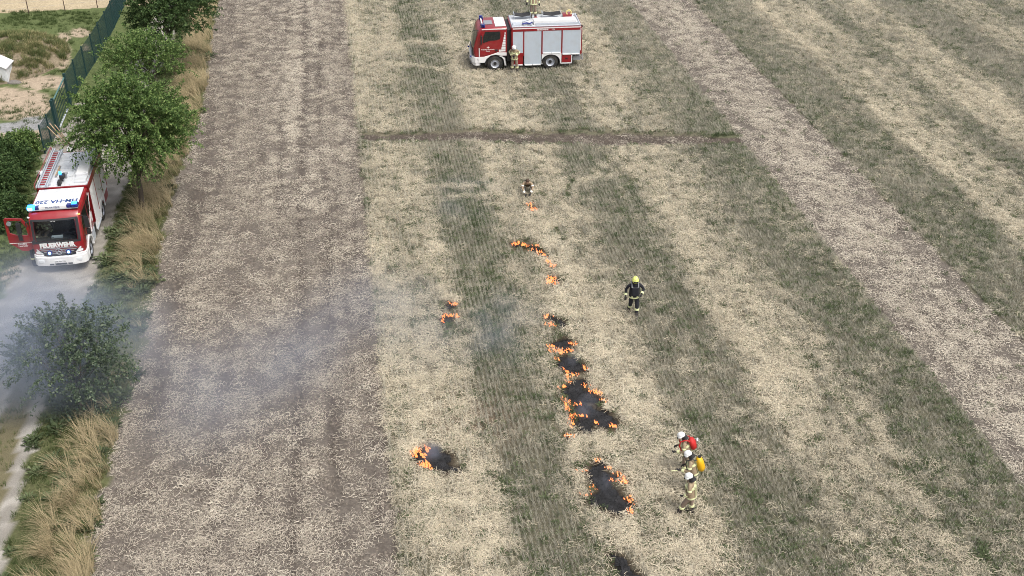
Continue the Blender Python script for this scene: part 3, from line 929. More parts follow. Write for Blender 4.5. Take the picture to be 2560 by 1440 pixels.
# ------------------------------------------------------------------ fire engines (local frame: +y forward, +x vehicle's right)
def interp(tab, z):
    return float(np.interp(z, [a for a, b in tab], [b for a, b in tab]))

def cab_shell(name, prof, back, W, zbot, roofz, mt, parent, bulge=.10, hole=None, arch=None, crown=.04):
    """loft a cab across its width. prof: (z, y) of the front line from the bottom up to the roof edge."""
    xs = [-W, -W + .05, -W * .8, -W * .4, 0, W * .4, W * .8, W - .05, W]
    def sect(x):
        e = abs(x) / W
        drop = .05 if e > .99 else 0.0
        pts = []
        for z, y in prof:
            zz = z + (crown * (1 - e * e) - drop) * (1 if z > roofz - .16 else 0)
            pts.append((x, y + bulge * (1 - e ** 3) - (.06 if e > .99 else 0), zz))
        pts.append((x, back + .8, roofz + crown * (1 - e * e) - drop))
        pts.append((x, back, roofz + crown * (1 - e * e) - drop))
        pts.append((x, back, zbot))
        return pts
    S = [sect(x) for x in xs]
    n = len(S[0])
    b = MB(); vs = [p for s in S for p in s]
    fs = []
    for i in range(len(xs) - 1):
        for j in range(n):
            if hole and j < n and hole(xs[i], xs[i + 1], S[i][j][2], S[i][(j + 1) % n][2], j): continue
            fs.append((i * n + j, i * n + (j + 1) % n, (i + 1) * n + (j + 1) % n, (i + 1) * n + j))
    # sides as a fan of quads between the front line and the back, fine enough to cut the wheel arch
    b.add(vs, fs)
    for xi, x in ((0, -W), (len(xs) - 1, W)):
        loop = [(p[1], p[2]) for p in S[xi]]
        if arch:
            cyy, cz, r = arch
            loop += [(cyy - r * math.cos(a), cz + r * math.sin(a)) for a in [math.asin(max(-1, min(1, (zbot - cz) / r))) + (math.pi - 2 * math.asin(max(-1, min(1, (zbot - cz) / r)))) * k / 8 for k in range(9)]] if r > abs(zbot - cz) else []
        tr = tessellate_polygon([[Vector((p[0], p[1], 0)) for p in loop]])
        b.add([(x, p[0], p[1]) for p in loop], [tuple(t) for t in tr])
    bm = bmesh.new()
    o = b.build(name, mt, parent, fix=False)
    bm.from_mesh(o.data); bmesh.ops.remove_doubles(bm, verts=bm.verts, dist=.0005); bmesh.ops.recalc_face_normals(bm, faces=bm.faces); bm.to_mesh(o.data); bm.free()
    md = o.modifiers.new('bv', 'BEVEL'); md.width = .03; md.segments = 3; md.limit_method = 'ANGLE'; md.angle_limit = R(30)
    for p in o.data.polygons: p.use_smooth = True
    md = o.modifiers.new('es', 'EDGE_SPLIT'); md.split_angle = R(35)
    return o

def front_patch(name, prof, W, x0, x1, z0, z1, mt, parent, bulge=.10, off=.008, nx=10, nz=4):
    tab = [(z, y) for z, y in prof]
    vs, fs = [], []
    for j in range(nz + 1):
        z = z0 + (z1 - z0) * j / nz
        for i in range(nx + 1):
            x = x0 + (x1 - x0) * i / nx
            vs.append((x, interp(tab, z) + bulge * (1 - (abs(x) / W) ** 3) + off, z))
    for j in range(nz):
        for i in range(nx):
            a = j * (nx + 1) + i
            fs.append((a, a + 1, a + nx + 2, a + nx + 1))
    return MB().add(vs, fs).build(name, mt, parent, smooth=True, fix=False)

def wheel(parent, side, x, y, r, w, rimr, name='wheel'):
    """outer face at x (side = -1 or +1)"""
    x1 = x - side * w
    e = MB()
    prof = [(0, r * .86), (.03, r * .97), (.06, r), (w - .06, r), (w - .03, r * .97), (w, r * .86)]
    seg = 28
    vs, fs = [], []
    full = [(0.0, rimr)] + prof + [(w, rimr)]
    for k in range(seg):
        a = 2 * math.pi * k / seg
        for (dx, rr) in full:
            vs.append((x - side * dx, y + math.cos(a) * rr, r + math.sin(a) * rr))
    m = len(full)
    for k in range(seg):
        for j in range(m - 1):
            a, b = k * m + j, ((k + 1) % seg) * m + j
            fs.append((a, a + 1, b + 1, b))
    t = e.add(vs, fs)
    # lugs
    for k in range(seg):
        a = 2 * math.pi * (k + .5) / seg
        Mx = Matrix.Translation((0, y, r)) @ Matrix.Rotation(a, 4, 'X')
        t.box(min(x, x1) + .03, max(x, x1) - .03, -.02, .02, r * .97, r + .012, M=Mx)
    wh = t.build(name, M['tyre'], parent, smooth='auto')
    rm = MB()
    full = [(.012, rimr), (.02, rimr * .93), (.07, rimr * .88), (.10, rimr * .62), (.06, rimr * .52), (.06, rimr * .36)]
    vs, fs = [], []
    for k in range(seg):
        a = 2 * math.pi * k / seg
        for dx, rr in full: vs.append((x - side * dx, y + math.cos(a) * rr, r + math.sin(a) * rr))
    m = len(full)
    for k in range(seg):
        for j in range(m - 1):
            a, b = k * m + j, ((k + 1) % seg) * m + j
            fs.append((a, a + 1, b + 1, b))
    rm.add(vs, fs).build('rim', M['rim'], wh, smooth=True)
    h = MB()
    h.cylx(x - side * .14, x - side * .01, y, r, rimr * .34, 12)
    for k in range(8):
        a = 2 * math.pi * k / 8
        h.cylx(x - side * .12, x - side * .055, y + math.cos(a) * rimr * .46, r + math.sin(a) * rimr * .46, .018, 6)
    h.build('hub', M['black'], wh)
    return wh

def shutter(parent, side, x, y0, y1, z0, z1, mt, slats=True):
    """roller shutter with real slats on the side face at x"""
    b = MB(); n = max(6, int((z1 - z0) / .055))
    b.box(x - side * .04, x, y0, y1, z0, z1)
    for i in range(n):
        za = z0 + (z1 - z0) * i / n; zb = z0 + (z1 - z0) * (i + .86) / n
        b.box(x, x + side * .009, y0 + .01, y1 - .01, za + .004, zb)
    return b.build('roller_shutter', mt, parent)

def arch_poly(cyy, cz, ro, ri, a0=0, a1=math.pi, n=14):
    o = [(cyy + ro * math.cos(a0 + (a1 - a0) * i / n), cz + ro * math.sin(a0 + (a1 - a0) * i / n)) for i in range(n + 1)]
    q = [(cyy + ri * math.cos(a0 + (a1 - a0) * i / n), cz + ri * math.sin(a0 + (a1 - a0) * i / n)) for i in reversed(range(n + 1))]
    return o + q

def wrench(rx, ry, rz, loc):
    return Matrix.Translation(loc) @ Euler((rx, ry, rz)).to_matrix().to_4x4()
LEFTFACE = lambda y, z, x: Matrix.Translation((x, y, z)) @ Matrix(((0, 0, -1, 0), (-1, 0, 0, 0), (0, 1, 0, 0), (0, 0, 0, 1)))   # text on the vehicle's left side
RIGHTFACE = lambda y, z, x: Matrix.Translation((x, y, z)) @ Matrix(((0, 0, 1, 0), (1, 0, 0, 0), (0, 1, 0, 0), (0, 0, 0, 1)))
FRONTFACE = lambda x, z, y: Matrix.Translation((x, y, z)) @ Matrix(((-1, 0, 0, 0), (0, 0, 1, 0), (0, 1, 0, 0), (0, 0, 0, 1)))

# ---- engine one: seen side-on at the top of the field
pF = G(1238, 179); pR = G(1374, 174)
fwd = (pF - pR).normalized()
ang = math.atan2(fwd.y, fwd.x) - math.pi / 2
mid = (pF + pR) / 2
left_n = Vector((-fwd.y, fwd.x, 0))     # vehicle's left, towards the camera
org = mid - left_n * 1.24 - fwd * .36
T1 = empty('fire_engine', (org.x, org.y, 0.0), ang, 'red and white fire engine with four grey roller shutters, parked side-on in the stubble', 'fire engine', 'fire engines')
def build_engine_one(T):
    W = 1.18; BW = 1.24
    prof = [(1.02, 3.46), (1.25, 3.5), (1.6, 3.5), (1.75, 3.48), (2.2, 3.36), (2.62, 3.22), (2.78, 3.1), (2.88, 2.92)]
    cab_shell('cab', prof, 1.38, W, 1.02, 2.9, M['red'], T, .12, arch=(2.16, .52, .68))
    MB().box(-W + .12, W - .12, 1.42, 3.3, .75, 1.04).build('cab_floor', M['dark'], T)
    front_patch('windscreen', prof, W, -1.08, 1.08, 1.62, 2.68, M['glass'], T, .12, .012)
    g = front_patch('grille', prof, W, -.95, .95, 1.06, 1.52, M['black'], T, .12, .014, nz=8)
    s = MB()
    for z in (1.16, 1.27, 1.38): s.box(-.85, .85, 3.61, 3.655, z, z + .03)
    s.each('grille_bar', M['grey'], g)
    # white bumper, wrapped round the corner
    bp = [(-1.2, 2.98), (-1.2, 3.46), (-1.08, 3.64), (-.6, 3.73), (.6, 3.73), (1.08, 3.64), (1.2, 3.46), (1.2, 2.98)]
    bi = [(x * .9, y - .12) for x, y in reversed(bp)]
    b = MB().prismz(bp + bi, .62, 1.0, 0)
    bp2 = [(-1.18, 3.2), (-1.18, 3.42), (-1.04, 3.58), (-.6, 3.66), (.6, 3.66), (1.04, 3.58), (1.18, 3.42), (1.18, 3.2)]
    b.prismz(bp2 + [(x * .9, y - .1) for x, y in reversed(bp2)], .42, .615)
    bump = b.build('bumper', M['white'], T, bevel=.025)
    for sx in (-1, 1):
        h = MB(); h.box(sx * .78 - .2, sx * .78 + .2, 3.66, 3.735, .74, .9, M=None); h.build('headlight', M['lamp'], T, bevel=.02)
        MB().box(sx * 1.195, sx * 1.207, 3.08, 3.3, .8, .86).build('side_marker', M['black'], T)
        MB().tube([(sx * .95, 3.7, .56), (sx * .95, 3.76, .56)], .07, 12).build('fog_light', M['black'], T)
        MB().tube([(sx * .98, 3.68, 1.0), (sx * .98, 3.8, 1.02)], .055, 10).build('blue_front_flasher', M['bluelens'], T)
    MB().box(-.26, .26, 3.735, 3.745, .50, .61).build('number_plate', M['white'], T)
    # dark wheel housings and chassis
    MB().box(-.85, .85, -3.3, 3.2, .5, .98).build('chassis', M['dark'], T, bevel=.02)
    for yy in (2.16, -1.48): MB().tube([(-1.0, yy, .52), (-.2, yy, .52), (-.12, yy, .52), (.12, yy, .52), (.2, yy, .52), (1.0, yy, .52)], [.09, .09, .2, .2, .09, .09], 10).build('axle', M['dark'], T)
    MB().box(-1.08, 1.08, 1.0, 1.37, .6, 2.75).build('dark_gap_block', M['black'], T, bevel=.03)  # solid black block stands in for the dark gap between cab and body
    for sx in (-1, 1):
        for yy in (2.16, -1.48):
            wheel(T, sx, sx * 1.2, yy, .52, .3, .29)
        # front mudguard: white apron, step and tail
        m = MB().prismx([(1.4, 1.06), (1.4, 1.26), (2.0, 1.28), (2.5, 1.12), (2.95, 1.0), (3.3, 1.0), (3.3, .98), (3.2, .62), (2.84, .62), (2.72, .86), (2.45, 1.08), (2.1, 1.14), (1.8, 1.06)], sx * 1.185, sx * 1.215)
        m.prismx([(1.78, 1.04), (1.5, .86), (1.42, .38), (1.53, .38), (1.6, .8), (1.72, .95), (1.9, 1.04)], sx * 1.0, sx * 1.23)
        m.build('front_mudguard', M['white'], T, bevel=.01)
        MB().prismx(arch_poly(2.16, .52, .66, .58, R(-5), R(185)), sx * .8, sx * 1.21).build('wheel_arch_liner', M['black'], T)
        # door with window, handle, mirror
        dp = [(1.62, 1.3), (1.62, 2.78), (2.82, 2.78), (3.06, 2.35), (3.12, 1.9), (3.14, 1.12), (2.65, 1.12), (2.3, 1.3)]
        dr = MB().prismx(dp, sx * 1.175, sx * 1.20).build('door', M['red'], T, bevel=.008)
        wp = [(1.86, 2.16), (1.8, 2.3), (1.8, 2.68), (2.78, 2.68), (2.93, 2.3), (2.93, 1.94), (2.5, 2.08), (2.15, 2.1)]
        MB().prismx(wp, sx * 1.199, sx * 1.212).build('window', M['glass'], dr)
        MB().box(min(sx * 1.2, sx * 1.235), max(sx * 1.2, sx * 1.235), 1.98, 2.14, 1.38, 1.5).build('handle', M['black'], dr, bevel=.01)
        st = MB()
        for i in range(8):
            z0 = 1.34 + i * .165; wd = .31 * (1 - i / 8.5)
            st.prismx([(1.47, z0), (1.47, z0 + .135), (1.47 + wd * .93, z0 + .135), (1.47 + wd, z0)], sx * 1.2, sx * 1.206)
        st.each('white_stripe', M['white'], T)
        MB().box(min(sx * 1.201, sx * 1.205), max(sx * 1.201, sx * 1.205), 3.16, 3.21, 1.03, 1.62).build('white_stripe', M['white'], T)
        MB().box(min(sx * 1.186, sx * 1.2), max(sx * 1.186, sx * 1.2), 1.42, 3.0, 2.805, 2.86).build('roof_stripe', M['white'], T)
        mi = MB().box(min(sx * 1.3, sx * 1.48), max(sx * 1.3, sx * 1.48), 3.0, 3.1, 1.98, 2.46).tube([(sx * 1.18, 3.12, 2.5), (sx * 1.4, 3.06, 2.52), (sx * 1.4, 3.06, 2.4)], .02, 6).tube([(sx * 1.18, 3.12, 1.86), (sx * 1.4, 3.06, 1.88), (sx * 1.4, 3.06, 2.0)], .02, 6)
        mi.build('mirror', M['black'], T, bevel=.03)
        # crest and text of the brigade on the door
        F = RIGHTFACE if sx > 0 else LEFTFACE
        text('door_lettering', 'Freiwillige Feuerwehr', .1, M['white'], T, F(2.62, 1.50, sx * 1.205), .001, .002)
        text('door_lettering', 'Hameln', .085, M['white'], T, F(2.62, 1.39, sx * 1.205), .001, .002)
        em = MB().prismx([(2.62 - .02 + math.sin(k * math.pi / 4) * (.11 if k % 2 == 0 else .04), 1.64 + math.cos(k * math.pi / 4) * (.09 if k % 2 == 0 else .03)) for k in range(8)], sx * 1.2, sx * 1.206)
        em.build('door_emblem', M['white'], T)
        MB().box(min(sx * 1.2, sx * 1.206), max(sx * 1.2, sx * 1.206), 1.78, 1.9, 1.33, 1.47).build('sticker', M['white'], T)
    # body with openings: frame pieces, shutters recessed between them
    bd = MB()
    zr = 2.88
    edges = [1.12, .29, -.91, -2.215, -3.5]
    bd.box(-BW + .06, BW - .06, -3.42, 1.06, .98, zr - .05, 0)                    # core
    for sx in (-1, 1):
        xo, xi = sx * BW, sx * (BW - .09)
        a, b_ = min(xo, xi), max(xo, xi)
        bd.box(a, b_, -3.5, 1.12, 2.63, zr)                                      # top rail
        for y in edges: bd.box(a, b_, y - (.045 if y not in (1.12,) else .13), y + (.035 if y < 1.1 else 0), .98 if y > -2.3 else 1.02, 2.63)
    bd.box(-BW, BW, -3.52, -3.42, 1.0, zr)
    bd.box(-BW, BW, 1.03, 1.12, .98, zr)
    bd.build('body', M['red'], T, bevel=.012)
    for sx in (-1, 1):
        xo = sx * (BW - .025)
        s_ = lambda *q: shutter(T, sx, xo, *q)
        s_(.325, .99, 1.2, 2.63, M['shutter']); s_(-.865, .245, .40, 2.63, M['shutter']); s_(-2.17, -.955, 1.14, 2.63, M['shutter']); s_(-3.42, -2.26, 1.02, 2.63, M['shutter'])
        a = lambda p, q: (min(sx * p, sx * q), max(sx * p, sx * q))
        MB().box(*a(BW - .08, BW), .325, 1.0, .42, 1.2).build('lower_panel', M['red'], T, bevel=.01)
        for y0, y1, z in ((-.84, -.32, .34), (-.29, .22, .34), (-2.15, -1.58, 1.1), (-1.54, -.98, 1.1), (-3.4, -2.86, .985), (-2.82, -2.28, .985), (.35, .98, .36)):
            MB().box(*a(BW - .04, BW + .03), y0, y1, z, z + .07).build('folding_step', M['white'], T, bevel=.01)
        am = MB().prismx([(-.9, .4), (-.9, 1.09), (-2.2, 1.09), (-2.2, .4), (-2.13, .4)] + [(-1.5 - .62 * math.cos(t), .52 + .52 * math.sin(t)) for t in [R(2 + 16 * i) for i in range(12)]] + [(-.97, .4)], sx * (BW - .05), sx * (BW + .012))
        am.build('rear_mudguard', M['white'], T, bevel=.01)
        MB().prismx(arch_poly(-1.5, .52, .64, .57, R(-5), R(185)), sx * .8, sx * (BW - .02)).build('wheel_arch_liner', M['black'], T)
        lk = MB().box(*a(BW - .5, BW - .01), -2.84, -2.22, .46, .96).build('rear_locker', M['red'], T, bevel=.015)
        MB().box(*a(BW - .012, BW + .004), -2.62, -2.46, .68, .78).build('latch', M['black'], lk)
        wl_ = MB().box(*a(BW - .012, BW + .002), -2.9, -2.2, .38, .45).box(*a(BW - .012, BW + .002), -2.92, -2.86, .38, .96)
        wl_.build('white_stripe', M['white'], T)
        MB().box(*a(BW + .001, BW + .006), -3.45, 1.0, 2.795, 2.86).build('roof_stripe', M['white'], T)
        MB().box(*a(BW + .001, BW + .006), -3.47, -3.42, 1.25, 2.76).build('white_stripe', M['white'], T)
        F = RIGHTFACE if sx > 0 else LEFTFACE
        text('body_lettering', 'FEUERWEHR', .13, M['white'], T, F(-.95 - (.0), 2.715, sx * (BW + .005)), .001, .004)
        text('body_lettering', '112', .13, M['white'], T, F(-1.62 if sx < 0 else -.28, 2.715, sx * (BW + .005)), .001, .004)
    MB().box(-.7, .7, -3.6, -3.52, 1.1, 2.6).build('rear_shutter', M['shutter'], T)
    pk = MB().box(-1.1, 1.1, -3.5, -3.0, .55, .8).tube([(-.8, -3.45, .62), (-.9, -3.66, .5), (-.5, -3.7, .75)], .03, 6).tube([(-1.05, -3.1, .95), (-1.05, -3.3, .6)], .04, 6)
    pk.build('rear_bumper', M['grey'], T)
    for sx in (-1, 1): MB().box(sx * 1.16 - .06, sx * 1.16 + .06, -3.56, -3.45, 2.78, 2.92).build('corner_lamp', M['black'], T, bevel=.015)
    # cab roof: white rear panel, hatch, blue lights, beam
    MB().box(-.95, .95, 1.42, 2.1, 2.935, 2.955).build('roof_panel', M['white'], T, bevel=.006)
    MB().box(-.5, .3, 2.25, 2.8, 2.935, 2.965).build('roof_hatch', M['grey'], T, bevel=.01)
    for sx in (-1, 1):
        l_ = MB().tube([(sx * .92, 2.92, 2.92), (sx * .92, 2.92, 3.1)], .12, 14).tube([(sx * .66, 2.98, 2.92), (sx * .66, 2.98, 3.04)], .08, 14).box(sx * .8 - .28, sx * .8 + .28, 2.78, 2.86, 2.92, 3.08)
        l_.build('blue_beacon', M['bluelens'], T, bevel=.01)
        MB().tube([(sx * 1.05, 3.2, 2.74), (sx * 1.1, 3.42, 2.8), (sx * 1.1, 3.62, 2.72)], .022, 6).build('front_mirror', M['black'], T)
    MB().box(-.45, .45, 2.9, 2.98, 2.93, 3.06).build('roof_sign', M['white'], T, bevel=.01)
    # body roof: deck, side boxes, ladders, hoses, crates
    MB().box(-1.15, 1.15, -3.4, 1.05, 2.87, 2.9).build('roof_deck', M['roofgrey'], T)
    for yy in (1.0, -3.42): MB().box(-1.2, 1.2, yy - .03, yy + .03, 2.885, 2.97).build('roof_rail', M['alu'], T)
    for sx in (-1, 1): MB().tube([(sx * 1.17, -3.4, 2.93), (sx * 1.17, 1.0, 2.93)], .028, 8).build('roof_rail', M['alu'], T)
    MB().box(-.82, -.22, -3.2, -.42, 2.905, 3.2).build('roof_box', M['white'], T, bevel=.03)
    # the ladder lies beside the box, rungs across
    ld = MB()
    for xx in (-1.12, -.9): ld.box(xx - .02, xx + .02, -3.3, -.5, 2.96, 3.04)
    lad = ld.build('ladder', M['alu'], T)
    rg = MB()
    for i in range(11): rg.tube([(-1.1, -3.15 + i * .26, 3.0), (-.92, -3.15 + i * .26, 3.0)], .016, 6)
    rg.each('rung', M['alu'], lad)
    mo = MB().box(-.95, -.45, .45, .95, 2.905, 3.02).tube([(-.7, .3, 2.9), (-.7, .3, 3.12), (-.7, .05, 3.2), (-.7, -.25, 3.28)], [.07, .07, .05, .035], 10).tube([(-.95, -.3, 2.98), (-.55, .2, 2.98)], .05, 8)
    mo.build('water_cannon', M['alu'], T, bevel=.01)
    MB().tube([(-.9, .35, 3.02), (-.8, .05, 3.05), (-.9, -.15, 3.03), (-.7, -.3, 3.03)], .06, 8).build('blue_hose', M['bluelens'], T)
    MB().box(-.45, -.2, .35, .75, 2.905, 3.05).box(-.85, -.55, -.3, -.1, 2.905, 3.0).each('white_case', M['white'], T, bevel=.02)
    fr = MB()
    for y0, y1 in ((-.35, .75), (-2.35, -1.15)):
        for y in (y0, y1):
            fr.tube([(.35, y, 2.9), (.35, y, 3.3), (.95, y, 3.3), (.95, y, 2.9)], .018, 6)
    fr.each('hose_frame', M['alu'], T)
    for y0, y1 in ((-.33, .73), (-2.33, -1.17)):
        h = MB()
        for k in range(5):
            h.tube([(.42 + .1 * k, y0, 3.22 + .02 * (k % 2)), (.42 + .1 * k, (y0 + y1) / 2, 3.12 + .01 * k), (.42 + .1 * k, y1, 3.22)], .055, 8)
        h.each('suction_hose', M['black'], T)
    MB().box(.5, .95, -3.1, -2.5, 2.905, 3.12).box(.1, .4, -.78, -.55, 2.905, 3.08).each('red_case', M['red'], T, bevel=.02)
    ring = MB()
    pts = [(.55, -2.9 + .16 * math.cos(k * math.pi / 8), 3.22 + .16 * math.sin(k * math.pi / 8)) for k in range(17)]
    ring.tube(pts, .045, 8, cap=False, xdir=(1, 0, 0)).build('yellow_hose_coil', M['ylw_ring'], T)
    MB().tube([(.2, -3.3, 2.9), (.2, -3.2, 3.12), (-.2, -3.25, 3.14)], .05, 8).build('roof_light', M['grey'], T)
build_engine_one(T1)

# white hose line from the front of that engine
hp = [G(*p) for p in [(1184, 118), (1168, 128), (1145, 141), (1118, 150), (1095, 152)]]
hz = [.9, .25, .05, .05, .05]
h2 = [G(*p) for p in [(1095, 152), (1060, 138), (1030, 141), (1000, 134), (992, 125)]]
pts = [Vector((p.x, p.y, z)) for p, z in zip(hp, hz)] + [Vector((p.x, p.y, .05)) for p in h2[1:]]
tag(MB().tube(pts, .03, 6).build('fire_hose', M['hose'], smooth=True), 'pale canvas hose trailing over the stubble from the front of the side-on fire engine', 'hose')

# ---- engine two: on the lane, blue lights on
org2 = Vector((-21.10, 47.72, 0))
T2 = empty('fire_engine', org2, 3.3086, 'red fire engine on the gravel lane with blue lights on and its near door open', 'fire engine', 'fire engines')
def build_engine_two(T):
    W = 1.16; BW = 1.2
    prof = [(.95, 3.42), (1.2, 3.45), (1.5, 3.45), (1.62, 3.44), (2.1, 3.32), (2.55, 3.2), (2.68, 3.1), (2.8, 2.92)]
    def hole(x0, x1, za, zb, j):
        return j in (3, 4) and x0 > -W * .85 and x1 < W * .85
    cab_shell('cab', prof, .68, W, .95, 2.82, M['red'], T, .10, hole=hole, arch=(2.35, .48, .60))
    ws, n, l, p = new_mat('windscreen_glass')
    tr = n.new('ShaderNodeBsdfTransparent'); tr.inputs[0].default_value = (.55, .62, .64, 1)
    mx = n.new('ShaderNodeMixShader'); fr = n.new('ShaderNodeFresnel'); fr.inputs[0].default_value = 1.6
    gl = n.new('ShaderNodeBsdfGlossy'); gl.inputs['Roughness'].default_value = .03
    l.new(fr.outputs[0], mx.inputs[0]); l.new(tr.outputs[0], mx.inputs[1]); l.new(gl.outputs[0], mx.inputs[2]); l.new(mx.outputs[0], n['Material Output'].inputs[0])
    wsc = front_patch('windscreen', prof, W, -1.0, 1.0, 1.6, 2.56, ws, T, .10, .004)
    f = MB()
    for (x0, x1, z0, z1) in ((-1.06, 1.06, 1.5, 1.62), (-1.06, 1.06, 2.52, 2.6), (-1.08, -.96, 1.6, 2.56), (.96, 1.08, 1.6, 2.56)):
        vs = []
        for z in (z0, z1):
            for i in range(9):
                x = x0 + (x1 - x0) * i / 8
                vs.append((x, interp(prof, z) + .1 * (1 - (abs(x) / W) ** 3) + .012, z))
        f.add(vs, [(i, i + 1, i + 10, i + 9) for i in range(8)])
    f.build('windscreen_frame', M['black'], wsc, fix=False)
    wi = MB().tube([(-.1, 3.52, 1.62), (-.75, 3.47, 1.78)], .012, 6).tube([(.75, 3.5, 1.62), (.1, 3.48, 1.78)], .012, 6)
    wi.each('wiper', M['black'], wsc)
    # interior: floor, dash, seats, wheel, back wall
    it = MB().box(-1.05, 1.05, .75, 3.3, .98, 1.1).box(-1.05, 1.05, 1.7, 1.8, 1.1, 2.7).box(-1.08, 1.08, 3.0, 3.38, 1.1, 1.58)
    it.box(-1.13, -1.09, .8, 3.1, 1.1, 2.7)
    it.build('cab_interior', M['black'], T)
    for x in (-.7, .7):
        MB().box(x - .25, x + .25, 1.95, 2.45, 1.3, 1.48).box(x - .25, x + .25, 1.85, 2.0, 1.4, 2.3).build('seat', M['dark'], T, bevel=.04)
    sw = [(-.65 + .2 * math.cos(k * math.pi / 8), 2.85 + .07 * math.sin(k * math.pi / 8), 1.72 + .18 * math.sin(k * math.pi / 8)) for k in range(17)]
    MB().tube(sw, .018, 6, cap=False).build('steering_wheel', M['black'], T)
    MB().box(-.2, .3, 3.05, 3.2, 1.585, 1.66).build('dashboard_papers', M['roofgrey'], T)
    # nose: grille, emblem, flashers, headlights, bumper, plate
    gp = [(-1.0, 1.2), (-.55, .9), (.55, .9), (1.0, 1.2), (.95, 1.3), (-.95, 1.3)]
    gm = MB(); n_ = len(gp)
    vs = [(x, 3.55 + (.0 if abs(x) < .8 else -.06), z) for x, z in gp] + [(x, 3.4, z) for x, z in gp]
    tri = tessellate_polygon([[Vector((a, b, 0)) for a, b in gp]])
    gm.add(vs, [tuple(t) for t in tri] + [(i, (i + 1) % n_, n_ + (i + 1) % n_, n_ + i) for i in range(n_)])
    gr = gm.build('grille', M['black'], T)
    gb = MB()
    for z, w in ((.98, .55), (1.07, .68), (1.16, .8), (1.25, .85)):
        gb.box(-w, w, 3.55, 3.575, z, z + .03)
    gb.each('grille_bar', M['grey'], gr)
    em = MB()
    em.tube([(.145 * math.cos(k * math.pi / 10), 3.6, 1.1 + .145 * math.sin(k * math.pi / 10)) for k in range(21)], .014, 6, cap=False, xdir=(0, 1, 0))
    for k in range(3):
        t = math.pi / 2 + k * 2 * math.pi / 3
        c, s_ = math.cos(t), math.sin(t)
        em.add([(-s_ * .028, 3.6, 1.1 + c * .028), (s_ * .028, 3.6, 1.1 - c * .028), (c * .14, 3.6, 1.1 + s_ * .14), (0, 3.63, 1.1)], [(0, 2, 3), (1, 3, 2)])
    em.build('star_emblem', M['rim'], gr, fix=False)
    for sx in (-1, 1):
        fl = MB().tube([(sx * .43, 3.57, 1.06), (sx * .43, 3.62, 1.06)], .125, 16).build('blue_flasher', M['bluelens'], T)
        MB().tube([(sx * .43, 3.621, 1.06), (sx * .43, 3.64, 1.06)], .06, 12).build('flasher_glow', M['bluecore'], fl)
        hl = MB().add([(sx * .72, 3.555, .98), (sx * 1.05, 3.47, 1.0), (sx * 1.12, 3.44, 1.18), (sx * .98, 3.50, 1.24), (sx * .72, 3.4, .98), (sx * 1.05, 3.4, 1.0), (sx * 1.12, 3.38, 1.18), (sx * .98, 3.4, 1.24)], [(0, 1, 2, 3), (0, 1, 5, 4), (1, 2, 6, 5), (2, 3, 7, 6), (3, 0, 4, 7)])
        hl.build('headlight', M['lamp'], T)
    bp = [(-1.21, 2.95), (-1.21, 3.42), (-1.08, 3.58), (-.6, 3.68), (.6, 3.68), (1.08, 3.58), (1.21, 3.42), (1.21, 2.95)]
    bm2 = MB().prismz(bp + [(x * .9, y - .14) for x, y in reversed(bp)], .42, .86)
    bm2.prismz([(-1.2, 3.2), (-1.2, 3.42), (-1.07, 3.52), (-.72, 3.55), (-.75, 3.4)], .862, .95).prismz([(1.2, 3.2), (1.2, 3.42), (1.07, 3.52), (.72, 3.55), (.75, 3.4)], .862, .95)
    bu = bm2.build('bumper', M['white'], T, bevel=.03)
    for sx in (-1, 1):
        MB().box(sx * .84 - .14, sx * .84 + .14, 3.61, 3.655, .6, .76, M=None).build('fog_light', M['lamp'], T, bevel=.02)
        MB().box(sx * .42 - .1, sx * .42 + .1, 3.68, 3.69, .47, .54).build('air_slot', M['black'], bu)
    MB().box(-.27, .27, 3.683, 3.70, .56, .70).build('number_plate', M['white'], T)
    MB().box(-.27, .27, 3.68, 3.69, .46, .55).build('air_slot', M['black'], bu)
    text('plate_lettering', 'HM-HA 220', .095, M['black'], T, FRONTFACE(.02, .63, 3.702), .0005, .001)
    text('front_lettering', 'FEUERWEHR', .30, M['white'], T, FRONTFACE(0.02, 1.41, 3.562), .006, .018, .93)
    text('windscreen_lettering', 'HA 220', .07, M['white'], T, FRONTFACE(0.05, 2.5, 3.335), .0005, .001)
    text('windscreen_lettering', 'Hameln', .06, M['white'], T, FRONTFACE(-.05, 1.565, 3.57), .0005, .001)
    # roof of the cab, sign and light bar
    rp = MB().box(-1.04, 1.04, .72, 2.86, 2.855, 2.885).build('roof_panel', M['white'], T, bevel=.006)
    MB().box(-1.04, 1.04, .74, 1.78, 2.887, 2.892).build('roof_plate', M['roofgrey'], rp)
    text('roof_lettering', 'HM-HA 220', .46, M['blueprint'], T, Matrix.Translation((0, 2.07, 2.889)), .002, .014, .84)
    lb = MB().box(-1.12, 1.12, 2.72, 2.98, 2.9, 2.95).build('light_bar', M['alu'], T, bevel=.01)
    MB().box(-.62, .62, 2.78, 2.98, 2.953, 3.09).build('sign_box', M['white'], lb, bevel=.01)
    text('sign_lettering', 'FEUERWEHR', .115, M['blueprint'], lb, FRONTFACE(0.0, 3.02, 2.983), .0005, .002)
    for sx in (-1, 1):
        MB().box(sx * .71 - .085, sx * .71 + .085, 2.76, 2.99, 2.953, 3.08).build('blue_lens', M['bluelens'], lb, bevel=.01)
        on = sx > 0
        q = MB().box(sx * .98 - .17, sx * .98 + .17, 2.70, 3.02, 2.953, 3.12).build('beacon', M['bluelens'] if not on else M['blueglow'], lb, bevel=.04)
        if on: MB().box(.9, 1.1, 3.021, 3.03, 2.98, 3.09).build('beacon_core', M['bluecore'], q)
        else: MB().box(-1.1, -.86, 2.72, 3.0, 3.121, 3.13).build('beacon_core', M['blueglow'], q)
